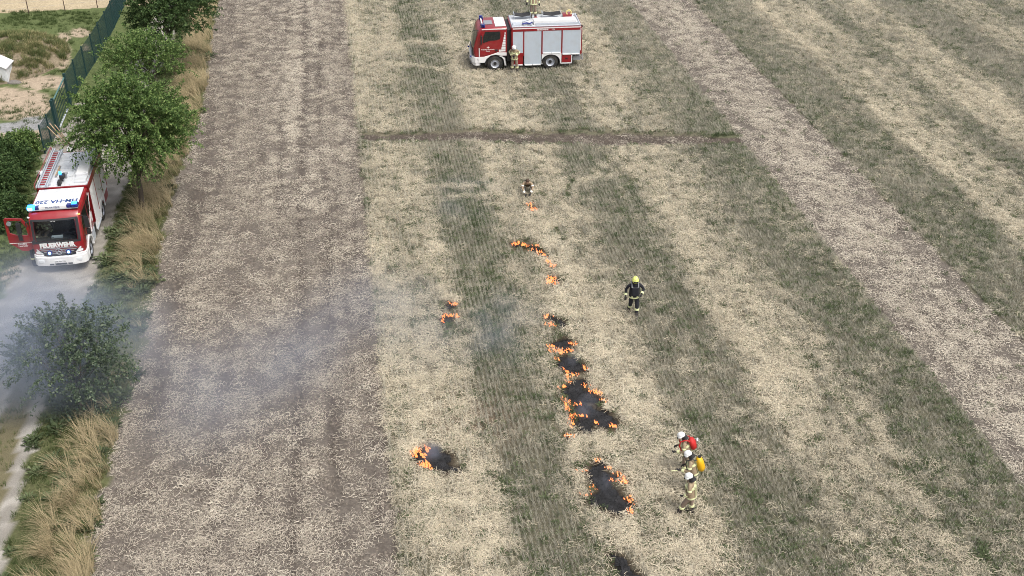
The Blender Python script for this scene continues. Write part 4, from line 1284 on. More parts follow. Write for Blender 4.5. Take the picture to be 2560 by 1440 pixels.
        MB().tube([(sx * 1.1, 3.12, 2.66), (sx * 1.18, 3.15, 2.7)], .04, 8).build('amber_marker', M['amber'] if sx < 0 else M['lamp'], T)
    # sides
    MB().box(-.8, .8, -3.2, 3.2, .42, .95).build('chassis', M['dark'], T)
    MB().box(-1.0, 1.0, .6, 2.95, .7, .96).build('cab_floor', M['dark'], T)
    for yy in (2.35, -1.6): MB().tube([(-1, yy, .48), (-.15, yy, .48), (-.1, yy, .48), (.1, yy, .48), (.15, yy, .48), (1, yy, .48)], [.08, .08, .17, .17, .08, .08], 10).build('axle', M['dark'], T)
    for sx in (-1, 1):
        for yy in (2.35, -1.6): wheel(T, sx, sx * 1.17, yy, .48, .28, .27)
        MB().prismx(arch_poly(2.35, .5, .70, .56, R(-8), R(188)), sx * .85, sx * 1.22).build('front_mudguard', M['white'], T, bevel=.02)
        MB().prismx([(1.45, .42), (1.45, .94), (1.0, .94), (1.0, .42)], sx * .9, sx * 1.19).build('cab_step', M['alu'], T, bevel=.01)
        a = lambda p, q: (min(sx * p, sx * q), max(sx * p, sx * q))
        wn_ = MB().prismx([(1.82, 1.85), (1.82, 2.55), (2.78, 2.55), (3.0, 2.2), (3.02, 1.75), (2.4, 1.8)], sx * 1.165, sx * 1.175)
        if sx < 0:
            dr = MB().prismx([(1.74, 1.0), (1.74, 2.66), (2.84, 2.66), (3.08, 2.25), (3.12, 1.62), (3.1, 1.2), (2.75, 1.2), (2.4, 1.32), (1.9, 1.2)], -1.172, -1.155).build('door', M['red'], T, bevel=.006)
            wn_.build('window', M['glass'], dr)
            MB().box(-1.2, -1.17, 1.82, 1.98, 1.55, 1.62).build('handle', M['black'], dr, bevel=.01)
        else:
            MB().prismx([(1.82, 1.05), (1.82, 2.62), (2.8, 2.62), (3.0, 2.2), (3.05, 1.1)], 1.162, 1.168).build('dark_doorway_panel', M['black'], T)  # black panel over the closed cab side, painted dark for the shaded opening
        for y0, y1 in ((1.28, 1.62), (.86, 1.2)):
            MB().box(*a(1.158, 1.172), y0, y1, 1.78, 2.55).build('window', M['glass'], T, bevel=.006)
        # broken white band climbing the side
        st = MB()
        for i in range(9):
            y = 1.66 - i * .1; z0 = 1.0 + i * .175
            st.prismx([(y, z0), (y - .13, z0 + .02), (y - .2, z0 + .15), (y - .06, z0 + .13)], sx * 1.162, sx * 1.178)
        st.prismx([(2.9, 1.2), (1.8, 1.28), (1.62, 1.7), (1.74, 1.7), (1.95, 1.4), (2.9, 1.32)], sx * 1.173, sx * 1.18)
        st.each('white_stripe', M['white'], T)
        MB().box(*a(1.165, 1.175), .92, 1.14, 1.25, 1.7).build('white_panel', M['white'], T)
    # mirrors
    mi = MB().box(-1.5, -1.3, 3.0, 3.12, 1.95, 2.5).box(-1.5, -1.32, 3.02, 3.12, 1.62, 1.88).tube([(-1.15, 3.05, 2.55), (-1.4, 3.06, 2.56), (-1.4, 3.06, 1.6), (-1.15, 3.08, 1.55)], .02, 6)
    mi.build('mirror', M['black'], T, bevel=.03)
    MB().tube([(1.1, 3.16, 2.5), (1.26, 3.3, 2.52), (1.26, 3.32, 2.3)], .03, 6).box(.99, 1.13, 3.46, 3.5, 1.5, 1.68).build('ramp_mirror', M['black'], T)
    # open door on the vehicle's right, hinged at its front edge
    hinge = Vector((1.17, 3.06, 0))
    De = bpy.data.objects.new('open_door', None)
    Dm = Matrix.Translation(hinge) @ Matrix.Rotation(R(-4), 4, 'Z')
    def dp(u, z, y): return (Dm @ Vector((u, y, z)))
    outer = [(.0, 1.12), (.02, 2.2), (.28, 2.62), (1.04, 2.68), (1.11, 2.62), (1.11, 1.42), (.95, 1.3), (.62, 1.02), (.35, .98)]
    inner = [(.16, 1.78), (.18, 2.2), (.36, 2.52), (.98, 2.56), (.98, 1.92), (.6, 1.78)]
    def ringmesh(y0, y1):
        b = MB(); tr = tessellate_polygon([[Vector((a, c, 0)) for a, c in outer], [Vector((a, c, 0)) for a, c in reversed(inner)]])
        allp = outer + list(reversed(inner)); n0 = len(allp)
        b.add([dp(u, z, y0) for u, z in allp] + [dp(u, z, y1) for u, z in allp], [tuple(t) for t in tr] + [tuple(n0 + i for i in reversed(t)) for t in tr])
        m0 = len(outer)
        b.f += [(i, (i + 1) % m0, n0 + (i + 1) % m0, n0 + i) for i in range(m0)]; b.m += [0] * m0
        m1 = len(inner)
        b.f += [(m0 + i, m0 + (i + 1) % m1, n0 + m0 + (i + 1) % m1, n0 + m0 + i) for i in range(m1)]; b.m += [0] * m1
        return b
    door = ringmesh(0, .07).build('open_door', M['red'], T, bevel=.008)
    pane = MB().add([dp(u, z, .035) for u, z in inner], [tuple(t) for t in tessellate_polygon([[Vector((a, c, 0)) for a, c in inner]])])
    gm_, n, l, p = new_mat('clear_door_glass')
    tr = n.new('ShaderNodeBsdfTransparent'); tr.inputs[0].default_value = (.8, .85, .85, 1)
    gl = n.new('ShaderNodeBsdfGlossy'); gl.inputs['Roughness'].default_value = .03
    mx = n.new('ShaderNodeMixShader'); mx.inputs[0].default_value = .12
    l.new(tr.outputs[0], mx.inputs[1]); l.new(gl.outputs[0], mx.inputs[2]); l.new(mx.outputs[0], n['Material Output'].inputs[0])
    pane.build('pane', gm_, door, fix=False)
    Mr = Dm
    dm = MB().box(.36, .56, .14, .26, 1.98, 2.46, M=Mr).box(.4, .56, .14, .24, 1.62, 1.9, M=Mr).tube([Mr @ Vector((.3, .07, 2.55)), Mr @ Vector((.46, .2, 2.54)), Mr @ Vector((.48, .2, 1.6)), Mr @ Vector((.4, .07, 1.56))], .02, 6)
    dm.build('door_mirror', M['black'], door, bevel=.03)
    MB().tube([Mr @ Vector((.9, .075, 2.42)), Mr @ Vector((.9, .12, 2.42))], .11, 12).build('round_mirror', M['grey'], door)
    MB().box(.0, 1.10, .071, .076, 1.40, 1.425, M=Mr).build('door_line', M['white'], door)
    TM = lambda u, z: Mr @ Matrix.Translation((u, .073, z)) @ Matrix(((-1, 0, 0, 0), (0, 0, 1, 0), (0, 1, 0, 0), (0, 0, 0, 1)))
    text('door_lettering', 'Freiwillige', .1, M['white'], door, TM(.52, 1.36), .001, .003)
    text('door_lettering', 'Feuerwehr', .1, M['white'], door, TM(.5, 1.26), .001, .003)
    # body
    zr = 2.9
    bd = MB().box(-BW + .05, BW - .05, -3.4, .56, .95, zr - .04)
    for sx in (-1, 1):
        a = lambda p, q: (min(sx * p, sx * q), max(sx * p, sx * q))
        bd.box(*a(BW - .08, BW), -3.45, .6, 2.62, zr)
        for y0, y1 in ((.42, .6), (-.85, -.78), (-2.28, -2.2), (-3.45, -3.36)):
            bd.box(*a(BW - .08, BW), y0, y1, .95, 2.62)
    bd.box(-BW, BW, .53, .6, .95, zr); bd.box(-BW, BW, -3.46, -3.4, .95, zr)
    bd.build('body', M['red'], T, bevel=.012)
    for sx in (-1, 1):
        a = lambda p, q: (min(sx * p, sx * q), max(sx * p, sx * q))
        xo = sx * (BW - .02)
        shutter(T, sx, xo, -.78, .42, .5, 2.62, M['white']); shutter(T, sx, xo, -2.2, -.85, 1.15, 2.62, M['white']); shutter(T, sx, xo, -3.36, -2.28, .95, 2.62, M['white'])
        MB().prismx([(-.9, .45), (-.9, 1.14), (-2.24, 1.14), (-2.24, .45), (-2.18, .45)] + [(-1.6 - .58 * math.cos(t), .48 + .5 * math.sin(t)) for t in [R(2 + 16 * i) for i in range(12)]] + [(-1.02, .45)], sx * (BW - .05), sx * (BW + .01)).build('rear_mudguard', M['white'], T, bevel=.01)
        MB().box(*a(BW - .4, BW - .01), -3.3, -2.3, .5, .94).build('rear_locker', M['red'], T, bevel=.01)
        MB().box(*a(BW - .02, BW + .015), -.78, .42, .44, .5).build('folding_step', M['alu'], T)
        MB().tube([(sx * 1.16, -3.4, 2.93), (sx * 1.16, .55, 2.93)], .025, 8).build('roof_rail', M['alu'], T)
    dk = MB().box(-1.12, 1.12, -3.4, .52, 2.885, 2.905)
    deck = dk.build('roof_deck', M['roofgrey'], T)
    for i in range(4):
        MB().box(-.35, .55, -3.3 + i * .95, -2.4 + i * .95, 2.908, 2.93).build('deck_plate', M['roofgrey'], deck, bevel=.005)
    bx = MB().box(-1.1, -.52, -3.3, -.35, 2.91, 3.12).build('roof_box', M['white'], T, bevel=.025)
    MB().box(-1.08, -.54, -.3, .3, 2.91, 3.02).build('roof_case', M['roofgrey'], T, bevel=.02)
    # ladder on the vehicle's right of the roof, red rungs
    ld = MB()
    for xx in (.62, .72, 1.02, 1.12): ld.box(xx - .022, xx + .022, -3.55, .85, 3.04, 3.13)
    lad = ld.build('ladder', M['alu'], T, bevel=.006)
    for i in range(16):
        MB().tube([(.74, -3.25 + i * .255, 3.09), (1.0, -3.25 + i * .255, 3.09)], .035, 8).build('rung', M['red'] if i > 0 else M['grey'], lad)
    for yy in (-3.2, -1.4, .35): MB().box(.58, 1.16, yy - .03, yy + .03, 2.905, 3.035).build('ladder_bracket', M['alu'], T)
    MB().tube([(1.2, -3.5, 3.2), (1.2, .8, 3.2)], .02, 6).tube([(1.2, -3.5, 2.9), (1.2, -3.5, 3.2)], .02, 6).tube([(1.2, .8, 2.95), (1.2, .8, 3.2)], .02, 6).build('ladder_rail', M['red'], T)
    tl = MB().box(.42, .52, -1.7, -.5, 2.91, 2.98)
    tl.build('tool_rack', M['grey'], T)
    MB().tube([(.47, -1.6, 3.0), (.47, -.6, 3.02)], .03, 8).tube([(.4, -1.3, 2.97), (.5, -.5, 3.0)], .02, 6).build('wooden_tool', M['wood'], T)
    lm = MB().tube([(.12, -.05, 2.9), (.12, -.05, 3.2)], .06, 8).box(-.08, .14, -.1, .22, 3.1, 3.3).box(.06, .22, .2, .5, 2.91, 3.12)
    lm.build('roof_monitor', M['black'], T, bevel=.015)
    MB().tube([(.1, .02, 3.3), (.1, .02, 3.42)], .07, 10).build('rear_beacon', M['blueglow'], T)
    MB().tube([(-.05, -.3, 2.95), (-.1, -.2, 3.25)], .06, 8).tube([(-.16, -.3, 3.2), (.0, -.15, 3.25)], .05, 8).build('work_light', M['grey'], T)
    MB().box(.35, .75, -4.0, -3.6, 2.6, 2.66).box(.38, .72, -3.65, -3.5, 2.3, 2.6).build('light_mast', M['grey'], T)
    MB().box(-1.1, 1.1, -3.75, -3.46, .5, .62).build('rear_step', M['alu'], T)
build_engine_two(T2)
T2.scale = (.955, .993, 1)

# ------------------------------------------------------------------ people
def skin_body(name, joints, bones, mats, matfn, parent):
    """one continuous skinned body. joints: name -> (pos, rx, ry); bones: pairs, the root joint first"""
    names = list(joints)
    me = bpy.data.meshes.new(name)
    me.from_pydata([tuple(joints[k][0]) for k in names], [(names.index(a), names.index(b)) for a, b in bones], [])
    o = bpy.data.objects.new(name, me)
    COL.objects.link(o)
    md = o.modifiers.new('skin', 'SKIN'); md.use_smooth_shade = True; md.branch_smoothing = .6
    sv = me.skin_vertices[0].data
    for i, k in enumerate(names):
        sv[i].radius = (joints[k][1], joints[k][2]); sv[i].use_root = (i == 0)
    ms = o.modifiers.new('sub', 'SUBSURF'); ms.levels = 1; ms.render_levels = 1
    dg = bpy.context.evaluated_depsgraph_get()
    m2 = bpy.data.meshes.new_from_object(o.evaluated_get(dg))
    o.modifiers.clear(); o.data = m2
    bpy.data.meshes.remove(me)
    m2.name = name
    m2.materials.clear()
    for m in mats: m2.materials.append(m)
    for p in m2.polygons:
        p.material_index = matfn(p.center); p.use_smooth = True
    o.parent = parent
    return o

def hand(parent, wrist, d, mt, side, grip=.8):
    """glove: a palm, four unequal bent fingers and a thumb leaving the side of the palm"""
    d = Vector(d).normalized()
    up = Vector((0, 0, 1)) if abs(d.z) < .85 else Vector((0, 1, 0))
    s = d.cross(up).normalized() * side
    n = s.cross(d).normalized()
    b = MB()
    wv = Vector(wrist)
    b.tube([wv - d * .02, wv + d * .03, wv + d * .095], [.03, .04, .042], 8, sx=.6, xdir=n)
    for i, (off, L) in enumerate(((-.032, .070), (-.011, .080), (.011, .075), (.032, .058))):
        p = wv + d * .085 + s * off
        pts = [p]
        dd = d.copy()
        for k in range(3):
            dd = (dd - n * grip * .55).normalized()
            pts.append(pts[-1] + dd * L * (.42, .32, .26)[k])
        b.tube(pts, [.0115, .0105, .0095, .007], 6)
    p = wv + d * .03 - s * .035
    dd = (d * .6 - s * .8).normalized(); q = p + dd * .04; r_ = q + (d * .8 - n * .5 * grip).normalized() * .035
    b.tube([p, q, r_], [.014, .012, .009], 6)
    return b.build('glove', mt, parent, smooth=True)

def ringband(b, p0, p1, t0, t1, r, seg=12, sx=1.0, xdir=None):
    p0, p1 = Vector(p0), Vector(p1)
    b.tube([p0.lerp(p1, t0), p0.lerp(p1, t1)], r, seg, sx=sx, xdir=xdir)

def person(loc, yaw, label, pose=None, jacket='tan', trousers='tantr', helmet='helmet', band='refl', group='firefighters', z=0.0, H=1.8, pack=None, extra=None, belt=False, face_hood=False):
    """local frame: faces +y. pose gives knees, ankles, elbows, wrists, lean and head pitch."""
    P = dict(lean=4, hip=.95, kl=(-.12, .03, .50), kr=(.12, .03, .50), al=(-.13, -.02, .09), ar=(.13, -.02, .09), el=(-.30, .0, 1.17), er=(.30, .0, 1.17), wl=(-.30, .12, .95), wr=(.30, .12, .95), nod=15, turn=0)
    P.update(pose or {})
    k = H * (1.06 if P.get('small') else 1.11) / 1.8
    root = empty('person', (loc[0], loc[1], z), yaw, label, 'person', group)
    root.scale = (k, k, k)
    L = Matrix.Rotation(-R(P['lean']), 4, 'X')
    hipz = P['hip']
    def up(x, y, dz): return Vector((0, P.get('hipy', 0.0), hipz)) + (L @ Vector((x, y, dz)))
    J = {}
    J['pelvis'] = (up(0, 0, 0), .165, .135)
    J['belly'] = (up(0, .01, .17), .165, .13)
    J['chest'] = (up(0, .0, .36), .19, .135)
    J['neckbase'] = (up(0, .0, .50), .10, .09)
    neck = up(0, .01, .56)
    J['neck'] = (neck, .062, .062)
    Hd = Matrix.Rotation(R(P['turn']), 4, 'Z') @ Matrix.Rotation(-R(P['lean'] * .5 + P['nod']), 4, 'X')
    hc = neck + Hd @ Vector((0, .015, .12))
    J['head'] = (hc, .078, .092); J['crown'] = (neck + Hd @ Vector((0, .01, .21)), .06, .07)
    J['nose'] = (neck + Hd @ Vector((0, .115, .10)), .014, .014)
    for s, e, w, kn, an, nm in ((-1, P['el'], P['wl'], P['kl'], P['al'], 'l'), (1, P['er'], P['wr'], P['kr'], P['ar'], 'r')):
        J['sh' + nm] = (up(s * .19, 0, .45), .075, .075)
        J['el' + nm] = (Vector(e), .058, .058)
        J['wr' + nm] = (Vector(w), .045, .045)
        J['hip' + nm] = (Vector((s * .10, P.get('hipy', 0.0), hipz - .07)), .105, .11)
        J['kn' + nm] = (Vector(kn), .082, .085)
        J['an' + nm] = (Vector(an), .062, .065)
        fo = Vector(P.get('toe' + nm, (0, 1, -.08))).normalized()
        J['toe' + nm] = (Vector(an) + fo * .17 + Vector((0, 0, -.02)), .05, .042)
    B = [('pelvis', 'belly'), ('belly', 'chest'), ('chest', 'neckbase'), ('neckbase', 'neck'), ('neck', 'head'), ('head', 'crown'), ('head', 'nose')]
    for nm in 'lr':
        B += [('chest', 'sh' + nm), ('sh' + nm, 'el' + nm), ('el' + nm, 'wr' + nm), ('pelvis', 'hip' + nm), ('hip' + nm, 'kn' + nm), ('kn' + nm, 'an' + nm), ('an' + nm, 'toe' + nm)]
    nk = neck.copy()
    hipv = Vector((0, P.get('hipy', 0.0), hipz))
    axis = (L @ Vector((0, 0, 1)))
    ankles = [Vector(P['al']), Vector(P['ar'])]
    segs_leg = [(Vector(P['k' + n]), J['hip' + n][0]) for n in 'lr']
    def near_seg(c, a, b):
        t = max(0, min(1, (c - a).dot(b - a) / max((b - a).length_squared, 1e-6)))
        return (c - (a + (b - a) * t)).length
    def mf(c):
        if (c - hc).length < .17 and (c - nk).dot(axis) > 0.0: return 2
        dl = min(near_seg(c, Vector(P['k' + n]), J['hip' + n][0] - Vector((0, 0, .02))) for n in 'lr')
        ds = min(near_seg(c, Vector(P['k' + n]), Vector(P['a' + n])) for n in 'lr')
        da = min(min(near_seg(c, J['sh' + n][0], Vector(P['e' + n])), near_seg(c, Vector(P['e' + n]), Vector(P['w' + n]))) for n in 'lr')
        dt = near_seg(c, hipv - axis * .04, J['neckbase'][0])
        foot = min(min((c - a).length for a in ankles), min((c - J['toe' + n][0]).length for n in 'lr'))
        if foot < .17 and min(ds, foot) < dt and min(ds, foot) < da: return 3
        if min(dl, ds) < min(da, dt) - .03: return 1
        return 0
    body = skin_body('body', J, B, [M[jacket], M[trousers], M['skin'], M['boot']], mf, root)
    # jacket hem: flares over the hips
    jm = MB().tube([up(0, 0, -.13), up(0, 0, -.04), up(0, 0, .12), up(0, 0, .30)], [.17, .172, .165, .16], 16, sx=1.22, xdir=(1, 0, 0), cap=False)
    jm.build('jacket', M[jacket], root, smooth=True)
    bands = []
    def band_obj(p0, p1, t0, t1, r, **kw):
        b = MB(); ringband(b, p0, p1, t0, t1, r, **kw); return b.build('reflective_band', M[band], root, smooth='auto')
    band_obj(up(0, 0, -.12), up(0, 0, -.06), 0, 1, .177, seg=16, sx=1.22, xdir=(1, 0, 0))
    if not P.get('noband'):
        band_obj(up(0, 0, .26), up(0, 0, .32), 0, 1, .168, seg=16, sx=1.22, xdir=(1, 0, 0))
    for n in 'lr':
        sh, el, wr = J['sh' + n][0], Vector(P['e' + n]), Vector(P['w' + n])
        if not P.get('slim'): band_obj(sh, el, .55, .72, .076)
        band_obj(el, wr, .50, .80, .064)
        band_obj(Vector(P['k' + n]), Vector(P['a' + n]), .28, .46, .094)
        for q in (.10, -.10) if n == 'l' else ():
            b = MB()
            for fy in (.166, -.166):
                b.box(q - .028, q + .028, min(fy, fy * .97), max(fy, fy * .97), -.08, .42, M=Matrix.Translation(hipv) @ L)
            b.each('reflective_stripe', M[band], root)
        hand(root, wr, (wr - el), M['glove'], -1 if n == 'l' else 1, P.get('grip', .8))
        an = Vector(P['a' + n]); fo = (J['toe' + n][0] - an)
        MB().tube([an + Vector((0, 0, .13)), an + Vector((0, 0, .02)), an + Vector((0, 0, -.06))], [.073, .07, .06], 10).tube([an - fo * .25 + Vector((0, 0, -.045)), an + fo * .5 + Vector((0, 0, -.035)), an + fo * 1.15 + Vector((0, 0, -.015))], [.05, .052, .036], 10).build('boot', M['boot'], root, smooth=True)
    # helmet: shell, brim, ridge, neck cloth
    if helmet:
        HM = Matrix.Translation(neck) @ Hd @ Matrix.Translation((0, .01, .145)) @ Matrix.Rotation(R(6), 4, 'X')
        hb = MB().dome((0, 0, 0), .115, .135, .125, 18, 7, -.12, math.pi / 2, M=None)
        hb.v = [tuple(HM @ Vector(v)) for v in hb.v]
        hh = hb.build('helmet', M[helmet], root, smooth=True)
        br = MB().tube([(0, 0, -.035), (0, .01, -.02), (0, .0, .0)], [.132, .128, .112], 20, sx=1.14, xdir=(0, 1, 0))
        br.v = [tuple(HM @ Vector(v)) for v in br.v]
        br.build('brim', M[helmet], hh, smooth=True)
        rd = MB()
        rd.tube([(0, .132 * math.cos(a), .125 * math.sin(a)) for a in [R(10 + 20 * i) for i in range(9)]], .014, 6)
        rd.v = [tuple(HM @ Vector(v)) for v in rd.v]
        rd.build('ridge', M[helmet], hh, smooth=True)
        vz = MB().box(-.085, .085, .12, .16, -.06, -.01); vz.v = [tuple(HM @ Vector(v)) for v in vz.v]
        vz.build('visor', M['glass'], hh, bevel=.01)
        nc = MB().tube([(0, -.06, -.02), (0, -.07, -.10), (0, -.075, -.17)], [.105, .105, .125], 14, sx=1.0, cap=False)
        nc.v = [tuple(HM @ Vector(v)) for v in nc.v]
        nc.build('neck_cloth', M['black'], root, smooth=True)
    else:
        HM = Matrix.Translation(neck) @ Hd
        hb = MB().dome((0, -.012, .125), .093, .108, .105, 16, 6, -.35, math.pi / 2); hb.v = [tuple(HM @ Vector(v)) for v in hb.v]
        hb.build('hair', M['hair'], root, smooth=True)
    MT = Matrix.Translation(hipv) @ L
    if pack == 'yellow':
        b = MB()
        b.tube([(0, -.27, -.02), (0, -.29, .08), (0, -.28, .3), (0, -.26, .46), (0, -.24, .52)], [.10, .135, .13, .11, .05], 12, sx=1.15, xdir=(1, 0, 0))
        b.v = [tuple(MT @ Vector(v)) for v in b.v]
        bp = b.build('water_backpack', M['yellow'], root, smooth=True)
        for x in (-.13, .13):
            q = MB().tube([(x, -.2, .48), (x, -.06, .54), (x, .12, .50), (x * 1.1, .19, .36), (x * 1.1, .16, .1)], .02, 6)
            q.v = [tuple(MT @ Vector(v)) for v in q.v]; q.build('strap', M['black'], bp)
        c = MB().tube([(0, -.3, .52), (0, -.3, .56)], .06, 12); c.v = [tuple(MT @ Vector(v)) for v in c.v]; c.build('filler_cap', M['black'], bp)
        lance = MB().tube([Vector(P['wl']) + Vector((.02, -.1, .0)), Vector(P['wl']) + Vector((.0, .30, -.08))], .016, 8)
        lance.build('pump_lance', M['refl'], root)
    if pack == 'red':
        b = MB()
        b.tube([(0, -.22, .08), (0, -.25, .15), (0, -.25, .32), (0, -.22, .45), (0, -.18, .50)], [.08, .12, .13, .11, .06], 12, sx=1.35, xdir=(1, 0, 0))
        b.v = [tuple(MT @ Vector(v)) for v in b.v]
        bp = b.build('red_backpack', M['redcloth'], root, smooth=True)
        for x in (-.13, .13):
            q = MB().tube([(x, -.2, .48), (x, -.06, .55), (x, .12, .51), (x * 1.1, .19, .36), (x * 1.1, .16, .12)], .026, 6)
            q.v = [tuple(MT @ Vector(v)) for v in q.v]; q.build('strap', M['redcloth'], bp)
        q = MB().tube([(.0, -.42, .35), (.1, -.43, .4)], .04, 8); q.v = [tuple(MT @ Vector(v)) for v in q.v]; q.build('buckle', M['alu'], bp)
    if pack == 'chest':
        b = MB().box(-.13, .14, .13, .22, .02, .42); b.v = [tuple(MT @ Vector(v)) for v in b.v]
        b.build('chest_pack', M['navy'], root, bevel=.04)
        for x in (-.12, .13):
            q = MB().tube([(x, .17, .40), (x, .08, .52), (x, -.1, .52), (x, -.17, .3)], .02, 6); q.v = [tuple(MT @ Vector(v)) for v in q.v]; q.build('strap', M['grey'], root)
    return root

def yaw_to(p, q):
    d = Vector(q) - Vector(p)
    return math.atan2(d.y, d.x) - math.pi / 2

# 1: by the side of the engine at the top, looking down at his hands, back of the picture behind him
p = G(1286, 181)
person(p, R(172), 'person in tan gear and white helmet beside the shutters of the side-on fire engine', dict(
    lean=9, nod=38, el=(-.30, -.02, 1.16), er=(.30, -.02, 1.16), wl=(-.09, .24, 1.12), wr=(.09, .24, 1.10), kl=(-.14, .03, .5), kr=(.13, .03, .5), al=(-.17, 0, .09), ar=(.14, .0, .09), toel=(-.3, 1, -.1), toer=(.2, 1, -.1)), trousers='tantr')
# 2: standing on that engine's roof
rp = T1.matrix_basis @ Vector((.62, -.55, 2.91))
person((rp.x, rp.y), R(168), 'person in tan turnout gear standing on the roof of the side-on fire engine', dict(
    lean=-2, nod=20, el=(-.31, -.03, 1.16), er=(.33, 0, 1.17), wl=(-.36, .03, .90), wr=(.37, .10, .92), al=(-.13, 0, .09), ar=(.13, 0, .09)), z=2.91)
# 3: crouching by the farthest flames
p = G(1318, 484)
person(p, R(182), 'person crouching low over the stubble beyond the farthest small flame', dict(
    lean=58, nod=-5, hip=.42, hipy=-.22, kl=(-.24, .18, .42), kr=(.24, .16, .40), al=(-.19, -.12, .09), ar=(.19, -.12, .09), el=(-.26, .36, .48), er=(.26, .36, .48), wl=(-.13, .52, .26), wr=(.13, .52, .24), noband=1), jacket='tan', trousers='tantr', helmet=None, H=1.75, band='reflw')
# 4: dark suit, yellow-green helmet, walking
p = G(1582, 787)
person(p, R(183), 'person in black turnout gear and luminous yellow helmet walking alone right of the fire line', dict(
    lean=3, nod=12, kl=(-.12, .12, .50), kr=(.11, -.02, .50), al=(-.11, .16, .09), ar=(.13, -.26, .13), el=(-.36, .02, 1.17), er=(.32, -.04, 1.15), wl=(-.24, .20, 1.03), wr=(.34, .08, .90), slim=1, noband=1), jacket='navy', trousers='navy', helmet='helmety', band='refl', pack='chest', H=1.8)
# radio / torch in that person's right hand
# 5-7: three in a row at the lower right
g1 = G(1712, 1180)
person(g1, R(82), 'person with a red backpack and white helmet, farthest of the three standing in a row', dict(
    lean=16, nod=22, el=(-.30, .12, 1.12), er=(.30, .08, 1.10), wl=(-.20, .38, 1.02), wr=(.22, .34, .98), kl=(-.12, .06, .5), kr=(.12, .02, .5)), pack='red', H=1.64)
g2 = G(1727, 1228)
person(g2, R(80), 'person carrying a yellow water backpack, white helmet, in the middle of the row of three', dict(
    lean=14, nod=22, el=(-.30, .14, 1.10), er=(.30, .06, 1.12), wl=(-.18, .42, 1.02), wr=(.24, .30, .95), kl=(-.12, .10, .5), kr=(.12, .0, .5), al=(-.12, .08, .09), ar=(.12, -.12, .09)), pack='yellow', H=1.64)
g3 = G(1722, 1288)
person(g3, R(72), 'person with yellow bands and no backpack, nearest of the three in a row', dict(
    lean=5, nod=22, el=(-.29, .02, 1.14), er=(.30, -.02, 1.14), wl=(-.22, .20, .98), wr=(.28, .10, .90), kl=(-.11, .20, .52), kr=(.11, -.02, .50), al=(-.11, .30, .12), ar=(.12, -.08, .09)), H=1.66)
# 8: behind the engine on the lane, on its far flank
m2 = T2.matrix_basis
M2 = Matrix.Translation(T2.location) @ Matrix.Rotation(T2.rotation_euler.z, 4, 'Z')
q = M2 @ Vector((2.0, -3.5, 0))
person((q.x, q.y), T2.rotation_euler.z + R(95), 'person in pale jacket and white helmet at the ladder side of the lane engine', dict(
    lean=4, nod=20, el=(-.28, .10, 1.2), er=(.28, .1, 1.2), wl=(-.18, .34, 1.25), wr=(.18, .34, 1.25)))
q = M2 @ Vector((1.9, -4.5, 0))
person((q.x, q.y), T2.rotation_euler.z + R(100), 'person half hidden by the raised ladder rail of the engine on the lane', dict(
    lean=8, nod=25, el=(-.28, .10, 1.2), er=(.28, .1, 1.2), wl=(-.18, .34, 1.25), wr=(.18, .34, 1.25)))
q = M2 @ Vector((1.4, -5.8, 0))
person((q.x, q.y), T2.rotation_euler.z + R(20), 'person behind the lane engine, only the white helmet showing above the ladder end', dict(
    lean=4, nod=20, wl=(-.2, .3, 1.2), wr=(.2, .3, 1.2), el=(-.28, .08, 1.18), er=(.28, .08, 1.18)), H=1.85)
q = M2 @ Vector((.95, -6.3, 0))
person((q.x, q.y), T2.rotation_euler.z + R(-10), 'person standing farthest back behind the lane engine beside the wooden stakes', dict(lean=4, nod=10), H=1.85)
# person leaning into the cab, legs below the open door
q = M2 @ Vector((1.42, 2.55, 0))
person((q.x, q.y), T2.rotation_euler.z + R(90), 'person standing behind the open red door with boots showing beneath it', dict(
    lean=14, nod=5, el=(-.26, .25, 1.3), er=(.26, .25, 1.3), wl=(-.18, .45, 1.42), wr=(.2, .45, 1.38), kl=(-.12, .08, .52), kr=(.12, -.02, .5)), helmet=None, trousers='navy')
# seated in the cab, behind the windscreen
q = M2 @ Vector((.66, 2.25, 0))
person((q.x, q.y), T2.rotation_euler.z + R(-18), 'person with dark hair seated in the cab behind the windscreen', dict(
    lean=14, nod=15, hip=.62, hipy=-.05, kl=(-.16, .42, .60), kr=(.16, .42, .60), al=(-.16, .50, .16), ar=(.16, .50, .16), el=(-.32, .22, .88), er=(.30, .18, .86), wl=(-.26, .52, .92), wr=(.14, .46, .9), small=1), z=.98, helmet=None, H=1.7)

# ------------------------------------------------------------------ trees and shrubs
M['leaf'] = plant_mat('leaf_green', [(0, (0.05, 0.095, 0.028)), (.5, (0.115, 0.19, 0.06)), (.85, (0.20, 0.29, 0.09)), (1, (0.32, 0.40, 0.15))], .35, tint=False, rough=.55)
M['leafdark'] = plant_mat('leaf_dark', [(0, (0.028, 0.055, 0.020)), (.6, (0.07, 0.12, 0.042)), (1, (0.13, 0.19, 0.07))], .3, tint=False, rough=.5)
M['leafhaze'] = plant_mat('leaf_haze_tint', [(0, (0.045, 0.07, 0.045)), (.6, (0.10, 0.14, 0.085)), (1, (0.20, 0.24, 0.16))], .3, tint=False, rough=.5)  # bluish smoke haze mixed into the leaf colour itself

